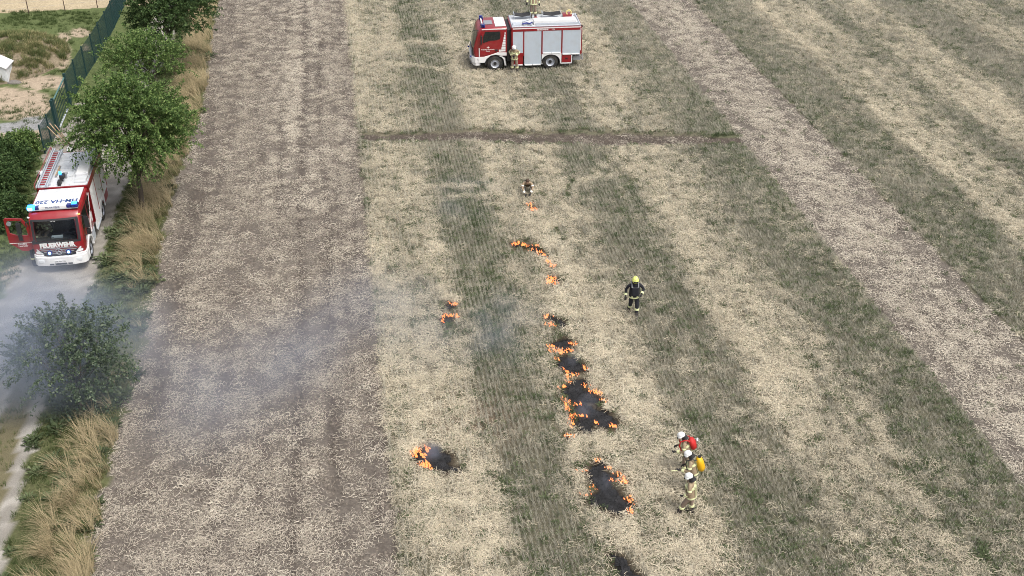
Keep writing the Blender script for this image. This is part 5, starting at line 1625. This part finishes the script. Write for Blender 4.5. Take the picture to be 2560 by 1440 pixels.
def leaves_mesh(name, P, Dv, L, Wd, mt, parent, seed):
    """P (n,3) leaf bases, Dv (n,3) leaf directions; each leaf a folded diamond"""
    g = np.random.default_rng(seed)
    n = len(P)
    Dv = Dv / np.linalg.norm(Dv, axis=1, keepdims=True)
    rnd = g.normal(0, 1, (n, 3)); rnd[:, 2] = np.abs(rnd[:, 2]) + .8
    S = np.cross(Dv, rnd); S /= np.linalg.norm(S, axis=1, keepdims=True) + 1e-9
    l = (L * g.uniform(.6, 1.25, n))[:, None]; w = (Wd * g.uniform(.7, 1.2, n))[:, None] / 2
    up = np.cross(S, Dv)
    A = P; B_ = P + Dv * l * .45 - S * w + up * w * .35; C_ = P + Dv * l - up * l * .12; E_ = P + Dv * l * .45 + S * w + up * w * .35
    V = np.stack([A, B_, C_, E_], 1).reshape(-1, 3)
    F = np.arange(4 * n).reshape(n, 4)
    return np_mesh(name, V, F, mt, False, parent=parent)

def tree(base, label, crown_c, crown_r, n_limb, n_shoot, n_leaf, leafL, leafW, mt, seed, trunk_r=.16, lean=(0, 0), name='tree', group=None, shoot=.75, cat='tree', droop=.25, upw=.35):
    r = random.Random(seed); g = np.random.default_rng(seed)
    root = empty(name, (base.x, base.y, 0), 0, label, cat, group)
    cc = Vector(crown_c); cr = Vector(crown_r)
    b = MB()
    top = Vector((lean[0], lean[1], cc.z - cr.z * .35))
    n = 7
    tp = [Vector((top.x * (i / n) ** 1.3 + math.sin(i * 1.7 + seed) * .04, top.y * (i / n) ** 1.3 + math.cos(i * 1.3 + seed) * .04, -.05 + (top.z + .05) * i / n)) for i in range(n + 1)]
    b.tube(tp, [trunk_r * (1.35 if i == 0 else 1 - .5 * i / n) for i in range(n + 1)], 10)
    tips = []
    for i in range(n_limb):
        a = 2.399 * i + r.uniform(-.3, .3)
        el = r.uniform(-.45, 1.3)
        tgt = cc + Vector((math.cos(a) * math.cos(el) * cr.x, math.sin(a) * math.cos(el) * cr.y, math.sin(el) * cr.z)) * r.uniform(.55, .85)
        st = tp[r.randint(n // 2, n)]
        mid_ = (st + tgt) / 2 + Vector((r.uniform(-.2, .2), r.uniform(-.2, .2), -.15))
        b.tube([st, mid_, tgt], [trunk_r * .34, trunk_r * .22, trunk_r * .08], 6)
        tips.append((st, mid_, tgt))
        for _ in range(2):
            f = r.uniform(.4, .9); p0 = mid_.lerp(tgt, f)
            q = p0 + Vector((r.gauss(0, .5), r.gauss(0, .5), r.gauss(.1, .3))) * min(cr) * .35
            b.tube([p0, q], [trunk_r * .12, trunk_r * .05], 5); tips.append((mid_, p0, q))
    b.build('trunk', M['bark'], root, smooth=True)
    # leafy shoots, clustered round the limbs so that gaps stay between them
    ctr = np.array([list(t[2]) for t in tips])
    k = g.integers(0, len(ctr), n_shoot)
    off = g.normal(0, 1, (n_shoot, 3)) * np.array(list(cr)) * .26
    s0 = ctr[k] + off
    rel = (s0 - np.array(list(cc))) / np.array(list(cr))
    q = np.linalg.norm(rel, axis=1)
    lump = .88 + .3 * np.sin(rel[:, 0] * 5 + seed) * np.sin(rel[:, 1] * 4.3 + 1) * np.sin(rel[:, 2] * 4.7 + 2)
    fac = np.where(q > lump, lump / np.maximum(q, 1e-6) * g.uniform(.8, 1.03, n_shoot), 1)
    s0 = np.array(list(cc)) + rel * fac[:, None] * np.array(list(cr))
    out = (rel + g.normal(0, .35, rel.shape)); out[:, 2] += upw
    out /= np.linalg.norm(out, axis=1, keepdims=True)
    ls = shoot * g.uniform(.5, 1.3, n_shoot)
    T_ = g.uniform(0, 1, (n_shoot, n_leaf)) ** .8
    P = s0[:, None, :] + out[:, None, :] * (T_ * ls[:, None])[:, :, None]
    P[:, :, 2] -= droop * (T_ ** 2) * ls[:, None]
    P += g.normal(0, .03, P.shape)
    Dv = out[:, None, :] * .5 + g.normal(0, .6, P.shape); Dv[:, :, 2] -= .15
    P = P.reshape(-1, 3); Dv = Dv.reshape(-1, 3)
    P[:, 2] = np.maximum(P[:, 2], .05)
    leaves_mesh('crown', P, Dv, leafL, leafW, mt, root, seed)
    return root

tree(G(362, 527), 'large bright green leafy tree overhanging the back of the lane fire engine', (.12, .05, 4.75), (2.6, 2.5, 2.25), 24, 950, 46, .145, .072, M['leaf'], 3, .15, (-.25, .1), shoot=1.05, droop=.35)
tree(G(437, 185), 'dark green tree at the top edge beside the cultivated strip', (.45, 0, 4.3), (2.75, 2.6, 2.5), 22, 900, 26, .18, .085, M['leafdark'], 5, .14, (-.1, 0), shoot=.7)
tree(G(398, 300), 'smaller green tree growing between the two larger ones by the lane', (-.3, 0, 3.5), (2.6, 2.1, 1.7), 16, 560, 24, .16, .07, M['leaf'], 8, .10, (-.1, 0), shoot=.8)
tree(G(202, 1022), 'wide bushy tree wrapped in smoke at the lane edge, its leaves coloured bluish for the haze', (-.1, .3, 2.2), (2.2, 1.9, 1.8), 28, 520, 24, .13, .07, M['leafhaze'], 12, .09, (0, 0), shoot=.85, upw=.2)
for i, (px, py, r_, h_, lab) in enumerate([(12, 560, 1.2, 1.5, 'lowest dark green shrub left of the lane engine'), (14, 490, 1.35, 1.5, 'dark green shrub level with the ladder of the lane engine'), (18, 428, 1.5, 1.7, 'broad green shrub at the picture edge below the yard'), (58, 388, 1.0, 1.2, 'rounded green shrub just under the fence end'), (-25, 480, 1.6, 1.9, 'dark shrub cut by the left picture edge')]):
    tree(G(px, py), lab, (0, 0, h_ * .5), (r_, r_, h_ * .55), 12, 420, 22, .12, .075, M['leafdark'] if i != 3 else M['leaf'], 20 + i, .05, (0, 0), name='shrub', group='shrubs left of the lane', shoot=.4, cat='shrub')

# ------------------------------------------------------------------ fences, gate, stakes, hut, earth heap
def resample(pts, step):
    out = [pts[0]]; L = 0
    seg = [(pts[i + 1] - pts[i]).length for i in range(len(pts) - 1)]
    tot = sum(seg); n = max(1, round(tot / step))
    for j in range(1, n + 1):
        d = tot * j / n
        for i, s_ in enumerate(seg):
            if d <= s_ + 1e-6: out.append(pts[i].lerp(pts[i + 1], min(1, d / s_))); break
            d -= s_
    return out
def mesh_fence(pts, label, h=1.9, step=2.5, over=0):
    root = empty('mesh_fence', pts[0], 0, label, 'fence', 'green mesh fence along the yard')
    Q = [p - pts[0] for p in resample(pts, step)]
    for p in Q:
        MB().box(p.x - .035, p.x + .035, p.y - .035, p.y + .035, -.1, h + .08).build('post', M['fence'], root)
    for a, b_ in zip(Q[:-1], Q[1:]):
        d = b_ - a; n = int(d.length / .06); m = MB()
        u = d.normalized(); w = Vector((-u.y, u.x, 0))
        for i in range(1, n):
            p = a.lerp(b_, i / n); t = .005
            m.add([p - u * t - w * t, p + u * t - w * t, p + u * t + w * t, p - u * t + w * t] + [q + Vector((0, 0, h)) for q in (p - u * t - w * t, p + u * t - w * t, p + u * t + w * t, p - u * t + w * t)],
                  [(0, 1, 5, 4), (1, 2, 6, 5), (2, 3, 7, 6), (3, 0, 4, 7)])
        for k in range(10):
            z = .05 + (h - .07) * k / 9
            for sgn in (-1, 1):
                o_ = w * sgn * .01
                m.tube([a + o_ + Vector((0, 0, z)), b_ + o_ + Vector((0, 0, z))], .006, 4, cap=False)
        pn = m.build('mesh_panel', M['fence'], root, fix=False)
        pn['kind'] = 'stuff'
    return root
fp = [G(340, -70), G(314, 8), G(294, 53), G(275, 92), G(239, 155), G(203, 211), G(177, 260)]
mesh_fence(fp, 'long dark green mesh fence running up beside the grass strip to the top edge')
mesh_fence([G(146, 330), G(113, 384)], 'short dark green fence end between the gate and the shrubs', 1.65, 1.9)
# sliding gate
ga, gb_ = G(175, 267), G(149, 327)
gt = empty('sliding_gate', ga, 0, 'open-barred green gate with a pale top rail between the two fence runs', 'gate')
dv = gb_ - ga; u = dv.normalized()
MB().tube([Vector((0, 0, 1.85)), dv + Vector((0, 0, 1.85))], .045, 8).build('top_rail', M['fencebar'], gt)
MB().tube([Vector((0, 0, .12)), dv + Vector((0, 0, .12))], .05, 8).build('bottom_rail', M['alu'], gt)
for i in range(11):
    p = dv * (i / 10)
    MB().box(p.x - .016, p.x + .016, p.y - .016, p.y + .016, .1, 1.85).build('bar', M['fence'], gt)
for p in (Vector((0, 0, 0)) - u * .2, dv + u * .15, dv + u * .45):
    MB().box(p.x - .07, p.x + .07, p.y - .07, p.y + .07, -.1, 2.05).build('gate_post', M['fence'], gt)
MB().tube([Vector((0, 0, .12)), dv * .5 + Vector((0, 0, 1.85))], .02, 6).build('brace', M['fence'], gt)
# far wire fence
wf = empty('wire_fence', G(-60, 48), 0, 'thin post and wire fence along the pale field at the top left corner', 'fence')
o0 = wf.location
ps = [G(-60, 48), G(-20, 44), G(73, 37), G(163, 27), G(244, 19), G(300, 12)]
for p in ps:
    q = p - o0; MB().tube([q, q + Vector((0, 0, 1.6))], .035, 6).build('post', M['brownpost'], wf)
for z in (.5, .95, 1.4):
    MB().tube([p - o0 + Vector((0, 0, z)) for p in ps], .004, 4).build('wire', M['grey'], wf)
# peeled stakes leaning on the gate post
for i, (bx, by, tx, ty) in enumerate([(163, 364, 118, 316), (168, 362, 124, 308), (172, 358, 132, 318), (176, 362, 137, 312)]):
    a = G(bx, by, .0); t = G(tx + 8, ty + 38, 0)
    tz = 1.35 + .12 * i
    # top end stands over the ground near the fence
    Pt = G(tx, ty, tz)
    o_ = MB().tube([a, a.lerp(Pt, .5) + Vector((0, 0, .02)), Pt], [.032, .030, .024], 7).build('wooden_stake', M['wood'], smooth=True)
    tag(o_, ['pale peeled stake leaning against the gate, outermost on the left', 'peeled stake leaning second from the left in the bundle by the gate', 'shorter peeled stake leaning third in the bundle by the gate', 'peeled stake leaning rightmost in the bundle by the gate'][i], 'stake', 'wooden stakes leaning by the gate')
# small white hut, mostly outside the frame
hc_ = G(22, 208)
hut = empty('animal_hut', (hc_.x - .75, hc_.y + .7, 0), R(4), 'small white gabled hut in the yard at the left picture edge', 'hut')
hp_ = MB()
prof = [(-.72, 0), (.72, 0), (.66, .95), (0, 1.32), (-.66, .95)]
for y in (-.7, .66): pass
n_ = len(prof)
vs = [(x, -.7, z) for x, z in prof] + [(x, .7, z) for x, z in prof]
hp_.add(vs, [(0, 1, 2, 3, 4), (9, 8, 7, 6, 5), (0, 1, 6, 5), (1, 2, 7, 6), (4, 0, 5, 9)])
hp_.build('wall', M['hut'], hut, bevel=.02)
for s_ in (-1, 1):
    MB().add([(0, -.78, 1.335), (s_ * .76, -.78, .93), (s_ * .76, .78, .93), (0, .78, 1.335), (0, -.78, 1.375), (s_ * .76, -.78, .97), (s_ * .76, .78, .97), (0, .78, 1.375)], [(0, 1, 2, 3), (4, 5, 6, 7), (0, 1, 5, 4), (1, 2, 6, 5), (2, 3, 7, 6)]).build('roof', M['white'], hut)
rg = MB().tube([(.10 * math.cos(k * math.pi / 8) + .1, -.715, .75 + .10 * math.sin(k * math.pi / 8)) for k in range(17)], .012, 6, cap=False, xdir=(0, 1, 0))
rg.build('round_vent', M['black'], hut)
MB().box(-.4, .0, -.715, -.705, .05, .55).build('hatch', M['grey'], hut)
sb = G(36, 207)
o_ = MB().dome((0, 0, -.05), .5, .3, .22, 9, 3).build('stone_block', mat('grey_stone', (.17, .155, .14), .95, 0, .35, 6, bump=.6))
o_.location = (sb.x, sb.y, 0); tag(o_, 'low grey lump of stone on the ground right of the white hut', 'stone')

# earth heap with rank growth
n_ = 40
ang_ = np.linspace(0, 2 * np.pi, 56, endpoint=False); rad_ = np.linspace(0, 1.03, n_)
AA, RR = np.meshgrid(ang_, rad_)
HX = HEAP_C.x + np.cos(AA) * RR * HEAP_R[0]; HY = HEAP_C.y + np.sin(AA) * RR * HEAP_R[1]
HZ = heap_h(HX, HY) + (fbm(HX * 1.5, HY * 1.5, 77) - .5) * .25 * (RR < .98) - .03
V = np.stack([HX.ravel(), HY.ravel(), HZ.ravel()], 1)
m_ = 56
F = [(i * m_ + j, i * m_ + (j + 1) % m_, (i + 1) * m_ + (j + 1) % m_, (i + 1) * m_ + j) for i in range(n_ - 1) for j in range(m_)]
hcol = np.array([.20, .165, .115])[None] * (.7 + .6 * fbm(V[:, 0] * 1.2, V[:, 1] * 1.2, 78))[:, None]
tag(np_mesh('earth_heap', V, np.array(F), ground_mat('heap_soil', 6, .4, 1), True, hcol), kind='structure')
nh = 3000
a_ = rng.uniform(0, 6.283, nh); r_ = np.sqrt(rng.random(nh)) * .98
X = HEAP_C.x + np.cos(a_) * r_ * HEAP_R[0]; Y = HEAP_C.y + np.sin(a_) * r_ * HEAP_R[1]
keep = fbm(X * 1.6, Y * 1.6, 79) > .44
X, Y = X[keep], Y[keep]
tn = np.clip(.68 + 1.1 * (fbm(X * 1.3, Y * 1.3, 80) - .5) + rng.normal(0, .2, len(X)), 0, 1)
tag(scatter('heap_weeds', np.stack([X, Y, heap_h(X, Y)], 1), rng.uniform(0, 6.28, len(X)), rng.uniform(.6, 1.4, len(X)), tn, rng.integers(0, 3, len(X)),
        [tmpl_tuft(26, .14, .26, .018, .9, .2, i + 90) for i in range(3)], M['grass']), kind='stuff')

# ------------------------------------------------------------------ burnt patches and flames
def flame_mat():
    m, n, l, p = new_mat('flame')
    at = n.new('ShaderNodeAttribute'); at.attribute_name = 'heat'
    rp = n.new('ShaderNodeValToRGB'); e = rp.color_ramp.elements
    e[0].position = 0; e[0].color = (1, .26, .08, 1)
    e[1].position = 1; e[1].color = (.6, .05, .02, 1)
    q = e.new(.3); q.color = (1, .46, .20, 1)
    q = e.new(.65); q.color = (.95, .13, .045, 1)
    l.new(at.outputs['Fac'], rp.inputs[0])
    em = n.new('ShaderNodeEmission'); l.new(rp.outputs[0], em.inputs[0])
    st = n.new('ShaderNodeMapRange'); st.inputs[3].default_value = 1.9; st.inputs[4].default_value = .6
    l.new(at.outputs['Fac'], st.inputs[0]); l.new(st.outputs[0], em.inputs[1])
    m.cycles.emission_sampling = 'NONE'
    tr = n.new('ShaderNodeBsdfTransparent')
    mx = n.new('ShaderNodeMixShader')
    mr = n.new('ShaderNodeMapRange'); mr.inputs[1].default_value = .3; mr.inputs[3].default_value = .8; mr.inputs[4].default_value = .2
    l.new(at.outputs['Fac'], mr.inputs[0]); l.new(mr.outputs[0], mx.inputs[0])
    l.new(tr.outputs[0], mx.inputs[1]); l.new(em.outputs[0], mx.inputs[2]); l.new(mx.outputs[0], n['Material Output'].inputs[0])
    return m
M['flame'] = flame_mat()
def flame(parent, c, n, spread, h, seed):
    """a cluster of pointed tongues of fire"""
    r = random.Random(seed); V, F, Hh = [], [], []
    for i in range(n):
        o_ = Vector((r.gauss(0, spread), r.gauss(0, spread * .8), 0)) + c
        hh = h * r.uniform(.45, 1.15); w = hh * r.uniform(.14, .26)
        lx, ly = r.gauss(-.25, .25), r.gauss(0, .2)
        prof = [(0, .6), (.15, 1.0), (.4, .85), (.65, .5), (.85, .22), (1, .0)]
        sg = 6; b0 = len(V)
        ph = r.uniform(0, 6)
        for t, q in prof:
            cx = lx * t * t * hh + .12 * hh * math.sin(t * 6 + ph) * t; cyy = ly * t * t * hh
            for k in range(sg):
                a = 2 * math.pi * k / sg
                V.append((o_.x + cx + math.cos(a) * w * q, o_.y + cyy + math.sin(a) * w * q * .6, o_.z + t * hh)); Hh.append(t)
        for j in range(len(prof) - 1):
            for k in range(sg):
                F.append((b0 + j * sg + k, b0 + j * sg + (k + 1) % sg, b0 + (j + 1) * sg + (k + 1) % sg, b0 + (j + 1) * sg + k))
    o = np_mesh('flame', V, np.array(F), M['flame'], True, parent=parent)
    a = o.data.attributes.new('heat', 'FLOAT', 'POINT'); a.data.foreach_set('value', np.array(Hh, np.float32))
    return o
M['ash'] = mat('ash_black', (0.010, 0.010, 0.011), .95, 0, .6, 12, bump=.8, dirt=(.06, .06, .065), dirt_amt=.4)
PATCH_LABEL = {
 'front': 'large burnt patch of black ash with flames nearest the three firefighters', 'left': 'smoking burnt patch with bright flames on its left, beside the cultivated strip',
 'edge': 'brown-black burnt patch without flames, cut by the bottom picture edge', 'dot': 'tiny scorched dot just below the lowest patch of the fire line',
 'chain_a': 'small burnt patch with two low flames at the head of the black chain', 'speck': 'tiny scorched speck left of the small burnt patch',
 'chain_b': 'burnt patch with a broad band of flames along its lower side', 'chain_c': 'rounded burnt patch with small flames along its lower edge, second in the chain',
 'chain_d': 'stepped burnt patch with a bright flame at its right shoulder', 'chain_e': 'widest burnt patch of the chain, bright flames at its left end',
 'spot_f': 'lone small fire just in front of the crouching person', 'line_g': 'thin burning line curving down through the straw',
 'spot_h': 'small burning spot between the thin line and the round fire', 'spot_i': 'round small fire with a dark lower corner in the middle of the line',
 'twin_j': 'lower of the two small fires near the cultivated strip', 'twin_k': 'upper, fainter of the two small fires near the cultivated strip'}
FL = {
 'front': _c5([(2010, 355), (2040, 372), (2110, 430), (2185, 480), (2220, 500), (2255, 520), (2260, 550), (2195, 555), (2160, 540), (1890, 445), (1905, 480), (1970, 610), (1905, 675), (1945, 692), (2310, 712), (2340, 752), (2368, 775), (2315, 810), (2322, 845), (1985, 345)]),
 'left': _c5([(285, 280), (320, 265), (350, 275), (375, 300), (300, 310), (270, 345), (380, 405), (430, 428), (490, 305), (365, 395), (410, 240), (585, 290), (330, 250)]),
 'edge': [], 'dot': _c5([(1745, 120)]), 'speck': [],
 'chain_a': _c8([(175, 125), (190, 145), (225, 215), (250, 225)]),
 'chain_b': _c8([(225, 435), (250, 455), (280, 470), (310, 478), (350, 480), (385, 470), (405, 475), (240, 480), (290, 390), (455, 415), (330, 500)]),
 'chain_c': _c8([(575, 630), (580, 650), (385, 680), (335, 718), (395, 715), (480, 718), (300, 600), (280, 560), (430, 735), (440, 765), (410, 790)]),
 'chain_d': _c8([(635, 880), (665, 880), (695, 895), (700, 905), (530, 868), (575, 830), (350, 845), (320, 945), (350, 960), (385, 975), (740, 980), (770, 975), (430, 1000), (640, 1000)]),
 'chain_e': _c8([(440, 1130), (470, 1120), (500, 1130), (535, 1130), (430, 1155), (450, 1185), (460, 1215), (690, 1195), (790, 1065), (850, 1235), (500, 1010), (520, 1015), (385, 1030), (400, 1060), (415, 1120)]),
 'spot_f': _c7([(365, 405), (395, 435), (425, 470), (440, 480), (400, 480)]),
 'line_g': _c7([(175, 850), (205, 865), (260, 870), (300, 860), (330, 878), (360, 885), (340, 850), (450, 880), (420, 930), (455, 945), (500, 960), (535, 990)]),
 'spot_h': _c7([(595, 1065), (625, 1110), (655, 1115), (645, 1100)]),
 'spot_i': _c7([(610, 1250), (640, 1240), (665, 1255), (620, 1280), (650, 1285), (680, 1300), (600, 1300)]),
 'twin_j': _c4([(490, 182), (510, 180), (530, 178), (545, 180), (478, 205)]), 'twin_k': _c4([(545, 122), (538, 118)]),
}
seed = 100
for key, polys in BURNT.items():
    allp = [p for pl in polys for p in pl]
    cx = sum(p[0] for p in allp) / len(allp); cyy = sum(p[1] for p in allp) / len(allp)
    c0 = G(cx, cyy)
    xs = [G(*p).x for p in allp]; ys = [G(*p).y for p in allp]
    st = .055
    X, Y = np.meshgrid(np.arange(min(xs) - .4, max(xs) + .4, st), np.arange(min(ys) - .4, max(ys) + .4, st))
    sh = X.shape; X, Y = X.ravel(), Y.ravel()
    px, py = proj(X, Y); s_ = .033 * (py + 980)
    wx = (fbm(X * 3, Y * 3, 5) - .5) * .5 * s_ + (fbm(X * 11, Y * 11, 15) - .5) * .22 * s_; wy = (fbm(X * 3, Y * 3, 6) - .5) * .3 * s_ + (fbm(X * 11, Y * 11, 16) - .5) * .12 * s_
    ins = np.zeros(len(X), bool)
    for p in polys: ins |= in_poly(px + wx, py + wy, p)
    if not ins.any(): continue
    if key not in ('edge',): pass
    Z = relief(X, Y) + .022 + (fbm(X * 9, Y * 9, 99) - .5) * .03
    idx = np.arange(len(X)).reshape(sh)
    I = ins.reshape(sh); c_ = I[:-1, :-1] & I[1:, :-1] & I[:-1, 1:] & I[1:, 1:]
    ii_, jj = np.nonzero(c_)
    if len(ii_) == 0: continue
    Q = np.stack([idx[ii_, jj], idx[ii_, jj + 1], idx[ii_ + 1, jj + 1], idx[ii_ + 1, jj]], 1)
    used, inv = np.unique(Q, return_inverse=True)
    V = np.stack([X[used] - c0.x, Y[used] - c0.y, Z[used]], 1)
    bp = np_mesh('burnt_patch', V, inv.reshape(-1, 4), M['ash'], True)
    bp.location = (c0.x, c0.y, 0)
    tag(bp, PATCH_LABEL[key], 'burnt patch', 'burnt patches in the stubble')
    # charred stalks and litter standing in the ash
    sel_ = used[rng.random(len(used)) < .75]
    P0 = np.stack([X[sel_] - c0.x, Y[sel_] - c0.y, Z[sel_] - .01], 1) + rng.normal(0, .02, (len(sel_), 3)) * [1, 1, 0]
    dd = np.stack([rng.normal(0, .8, len(sel_)), rng.normal(0, .8, len(sel_)), rng.uniform(.1, 1.0, len(sel_))], 1); dd /= np.linalg.norm(dd, axis=1, keepdims=True)
    ln = rng.uniform(.05, .15, len(sel_))[:, None]; sd_ = np.cross(dd, rng.normal(0, 1, dd.shape)); sd_ /= np.linalg.norm(sd_, axis=1, keepdims=True)
    w_ = .006
    VV = np.stack([P0 - sd_ * w_, P0 + sd_ * w_, P0 + dd * ln + sd_ * w_ * .5, P0 + dd * ln - sd_ * w_ * .5], 1).reshape(-1, 3)
    cs = np_mesh('charred_stubble', VV, np.arange(len(VV)).reshape(-1, 4), M['charm'] if 'charm' in M else M['char'], False, parent=bp)
    cs['kind'] = 'stuff'
    for (fx, fy) in FL[key]:
        g_ = G(fx, fy)
        seed += 1
        if len(FL[key]) > 8 and seed % 3 == 0: continue
        big = .15 if key in ('left', 'chain_b', 'line_g') else .12
        flame(bp, Vector((g_.x - c0.x, g_.y - c0.y, .03)), 8, .085, big * (.7 + .6 * ((seed * 37) % 10) / 10), seed)

# ------------------------------------------------------------------ drifting smoke
def smoke(px, py, z, rx, ry, rz, dens, label, seed, col=(.62, .70, .87), nscale=1.6, low=.42):
    c = G(px, py)
    me = bpy.data.meshes.new('smoke')
    bm = bmesh.new(); bmesh.ops.create_icosphere(bm, subdivisions=3, radius=1); bm.to_mesh(me); bm.free()
    o = bpy.data.objects.new('smoke', me); COL.objects.link(o)
    o.location = (c.x, c.y, z); o.scale = (rx, ry, rz); o.rotation_euler = (0, 0, R(seed * 13 % 50 - 25))
    m = bpy.data.materials.new('smoke'); m.use_nodes = True
    n, l = m.node_tree.nodes, m.node_tree.links
    n.clear()
    out = n.new('ShaderNodeOutputMaterial'); pv = n.new('ShaderNodeVolumePrincipled')
    pv.inputs['Color'].default_value = (*col, 1); pv.inputs['Anisotropy'].default_value = .2
    tc = n.new('ShaderNodeTexCoord')
    ln = n.new('ShaderNodeVectorMath'); ln.operation = 'LENGTH'; l.new(tc.outputs['Object'], ln.inputs[0])
    f = n.new('ShaderNodeMapRange'); f.interpolation_type = 'SMOOTHSTEP'; f.inputs[1].default_value = 1.0; f.inputs[2].default_value = .15; f.inputs[3].default_value = 0; f.inputs[4].default_value = 1
    l.new(ln.outputs['Value'], f.inputs[0])
    off = n.new('ShaderNodeVectorMath'); off.operation = 'ADD'; off.inputs[1].default_value = (seed * 3.1, seed * 1.7, 0)
    l.new(tc.outputs['Object'], off.inputs[0])
    nz = n.new('ShaderNodeTexNoise'); nz.inputs['Scale'].default_value = nscale; nz.inputs['Detail'].default_value = 3; nz.inputs['Distortion'].default_value = .6
    l.new(off.outputs[0], nz.inputs['Vector'])
    r2 = n.new('ShaderNodeMapRange'); r2.inputs[1].default_value = low; r2.inputs[2].default_value = .72
    l.new(nz.outputs[0], r2.inputs[0])
    mu = n.new('ShaderNodeMath'); mu.operation = 'MULTIPLY'; l.new(f.outputs[0], mu.inputs[0]); l.new(r2.outputs[0], mu.inputs[1])
    m3 = n.new('ShaderNodeMath'); m3.operation = 'MULTIPLY'; l.new(mu.outputs[0], m3.inputs[0]); m3.inputs[1].default_value = dens
    l.new(m3.outputs[0], pv.inputs['Density']); l.new(pv.outputs[0], out.inputs['Volume'])
    me.materials.append(m)
    tag(o, label, 'smoke', 'drifts of smoke', 'stuff')
    return o
SM = [(70, 985, 3.0, 4.4, 4.6, 3.8, .70, 1.0, .26), (270, 950, 1.8, 3.8, 4.6, 2.8, .28, 1.1, .28), (580, 1000, .9, 6.0, 7.0, 1.5, .15, 1.3, .24), (820, 850, .8, 3.0, 7.5, 1.3, .17, 1.3, .28),
      (1255, 850, .55, 2.5, 4.2, .9, .26, 2.2, .40), (1150, 520, .45, 2.2, 4.0, .7, .16, 1.6, .44), (1030, 830, .6, 2.8, 5.2, 1.0, .26, 1.4, .32), (1465, 1035, .35, .55, .8, .5, .8, 1.2, .36), (1080, 1145, .35, .55, .6, .5, 1.1, 1.2, .33), (1210, 480, .3, 1.8, 1.0, .5, .25, 1.6, .44), (1430, 915, .35, .5, .5, .45, .5, 1.2, .4), (1520, 1225, .3, .6, .6, .4, .6, 1.2, .4)]
SL = ['broad bluish smoke drifting over the lane and bushy tree', 'smoke thinning out right of the bushy tree', 'faint wide smoke over the cultivated strip', 'long wisp of smoke on the right half of the cultivated strip', 'bluish smoke between the left fires and the black chain',
      'thin pale smoke left of the crouching person', 'whitish smoke around the two small left fires', 'smoke rising from the widest burnt patch', 'smoke rising from the burnt patch beside the strip', 'pale veil of smoke at the crouching person\'s left', 'thin smoke over the rounded burnt patch', 'thin smoke over the large front patch of ash']
for i, ((px, py, z, rx, ry, rz, de, ns, lo), lab) in enumerate(zip(SM, SL)):
    smoke(px, py, z, rx, ry, rz, de, lab, i + 1, nscale=ns, low=lo)
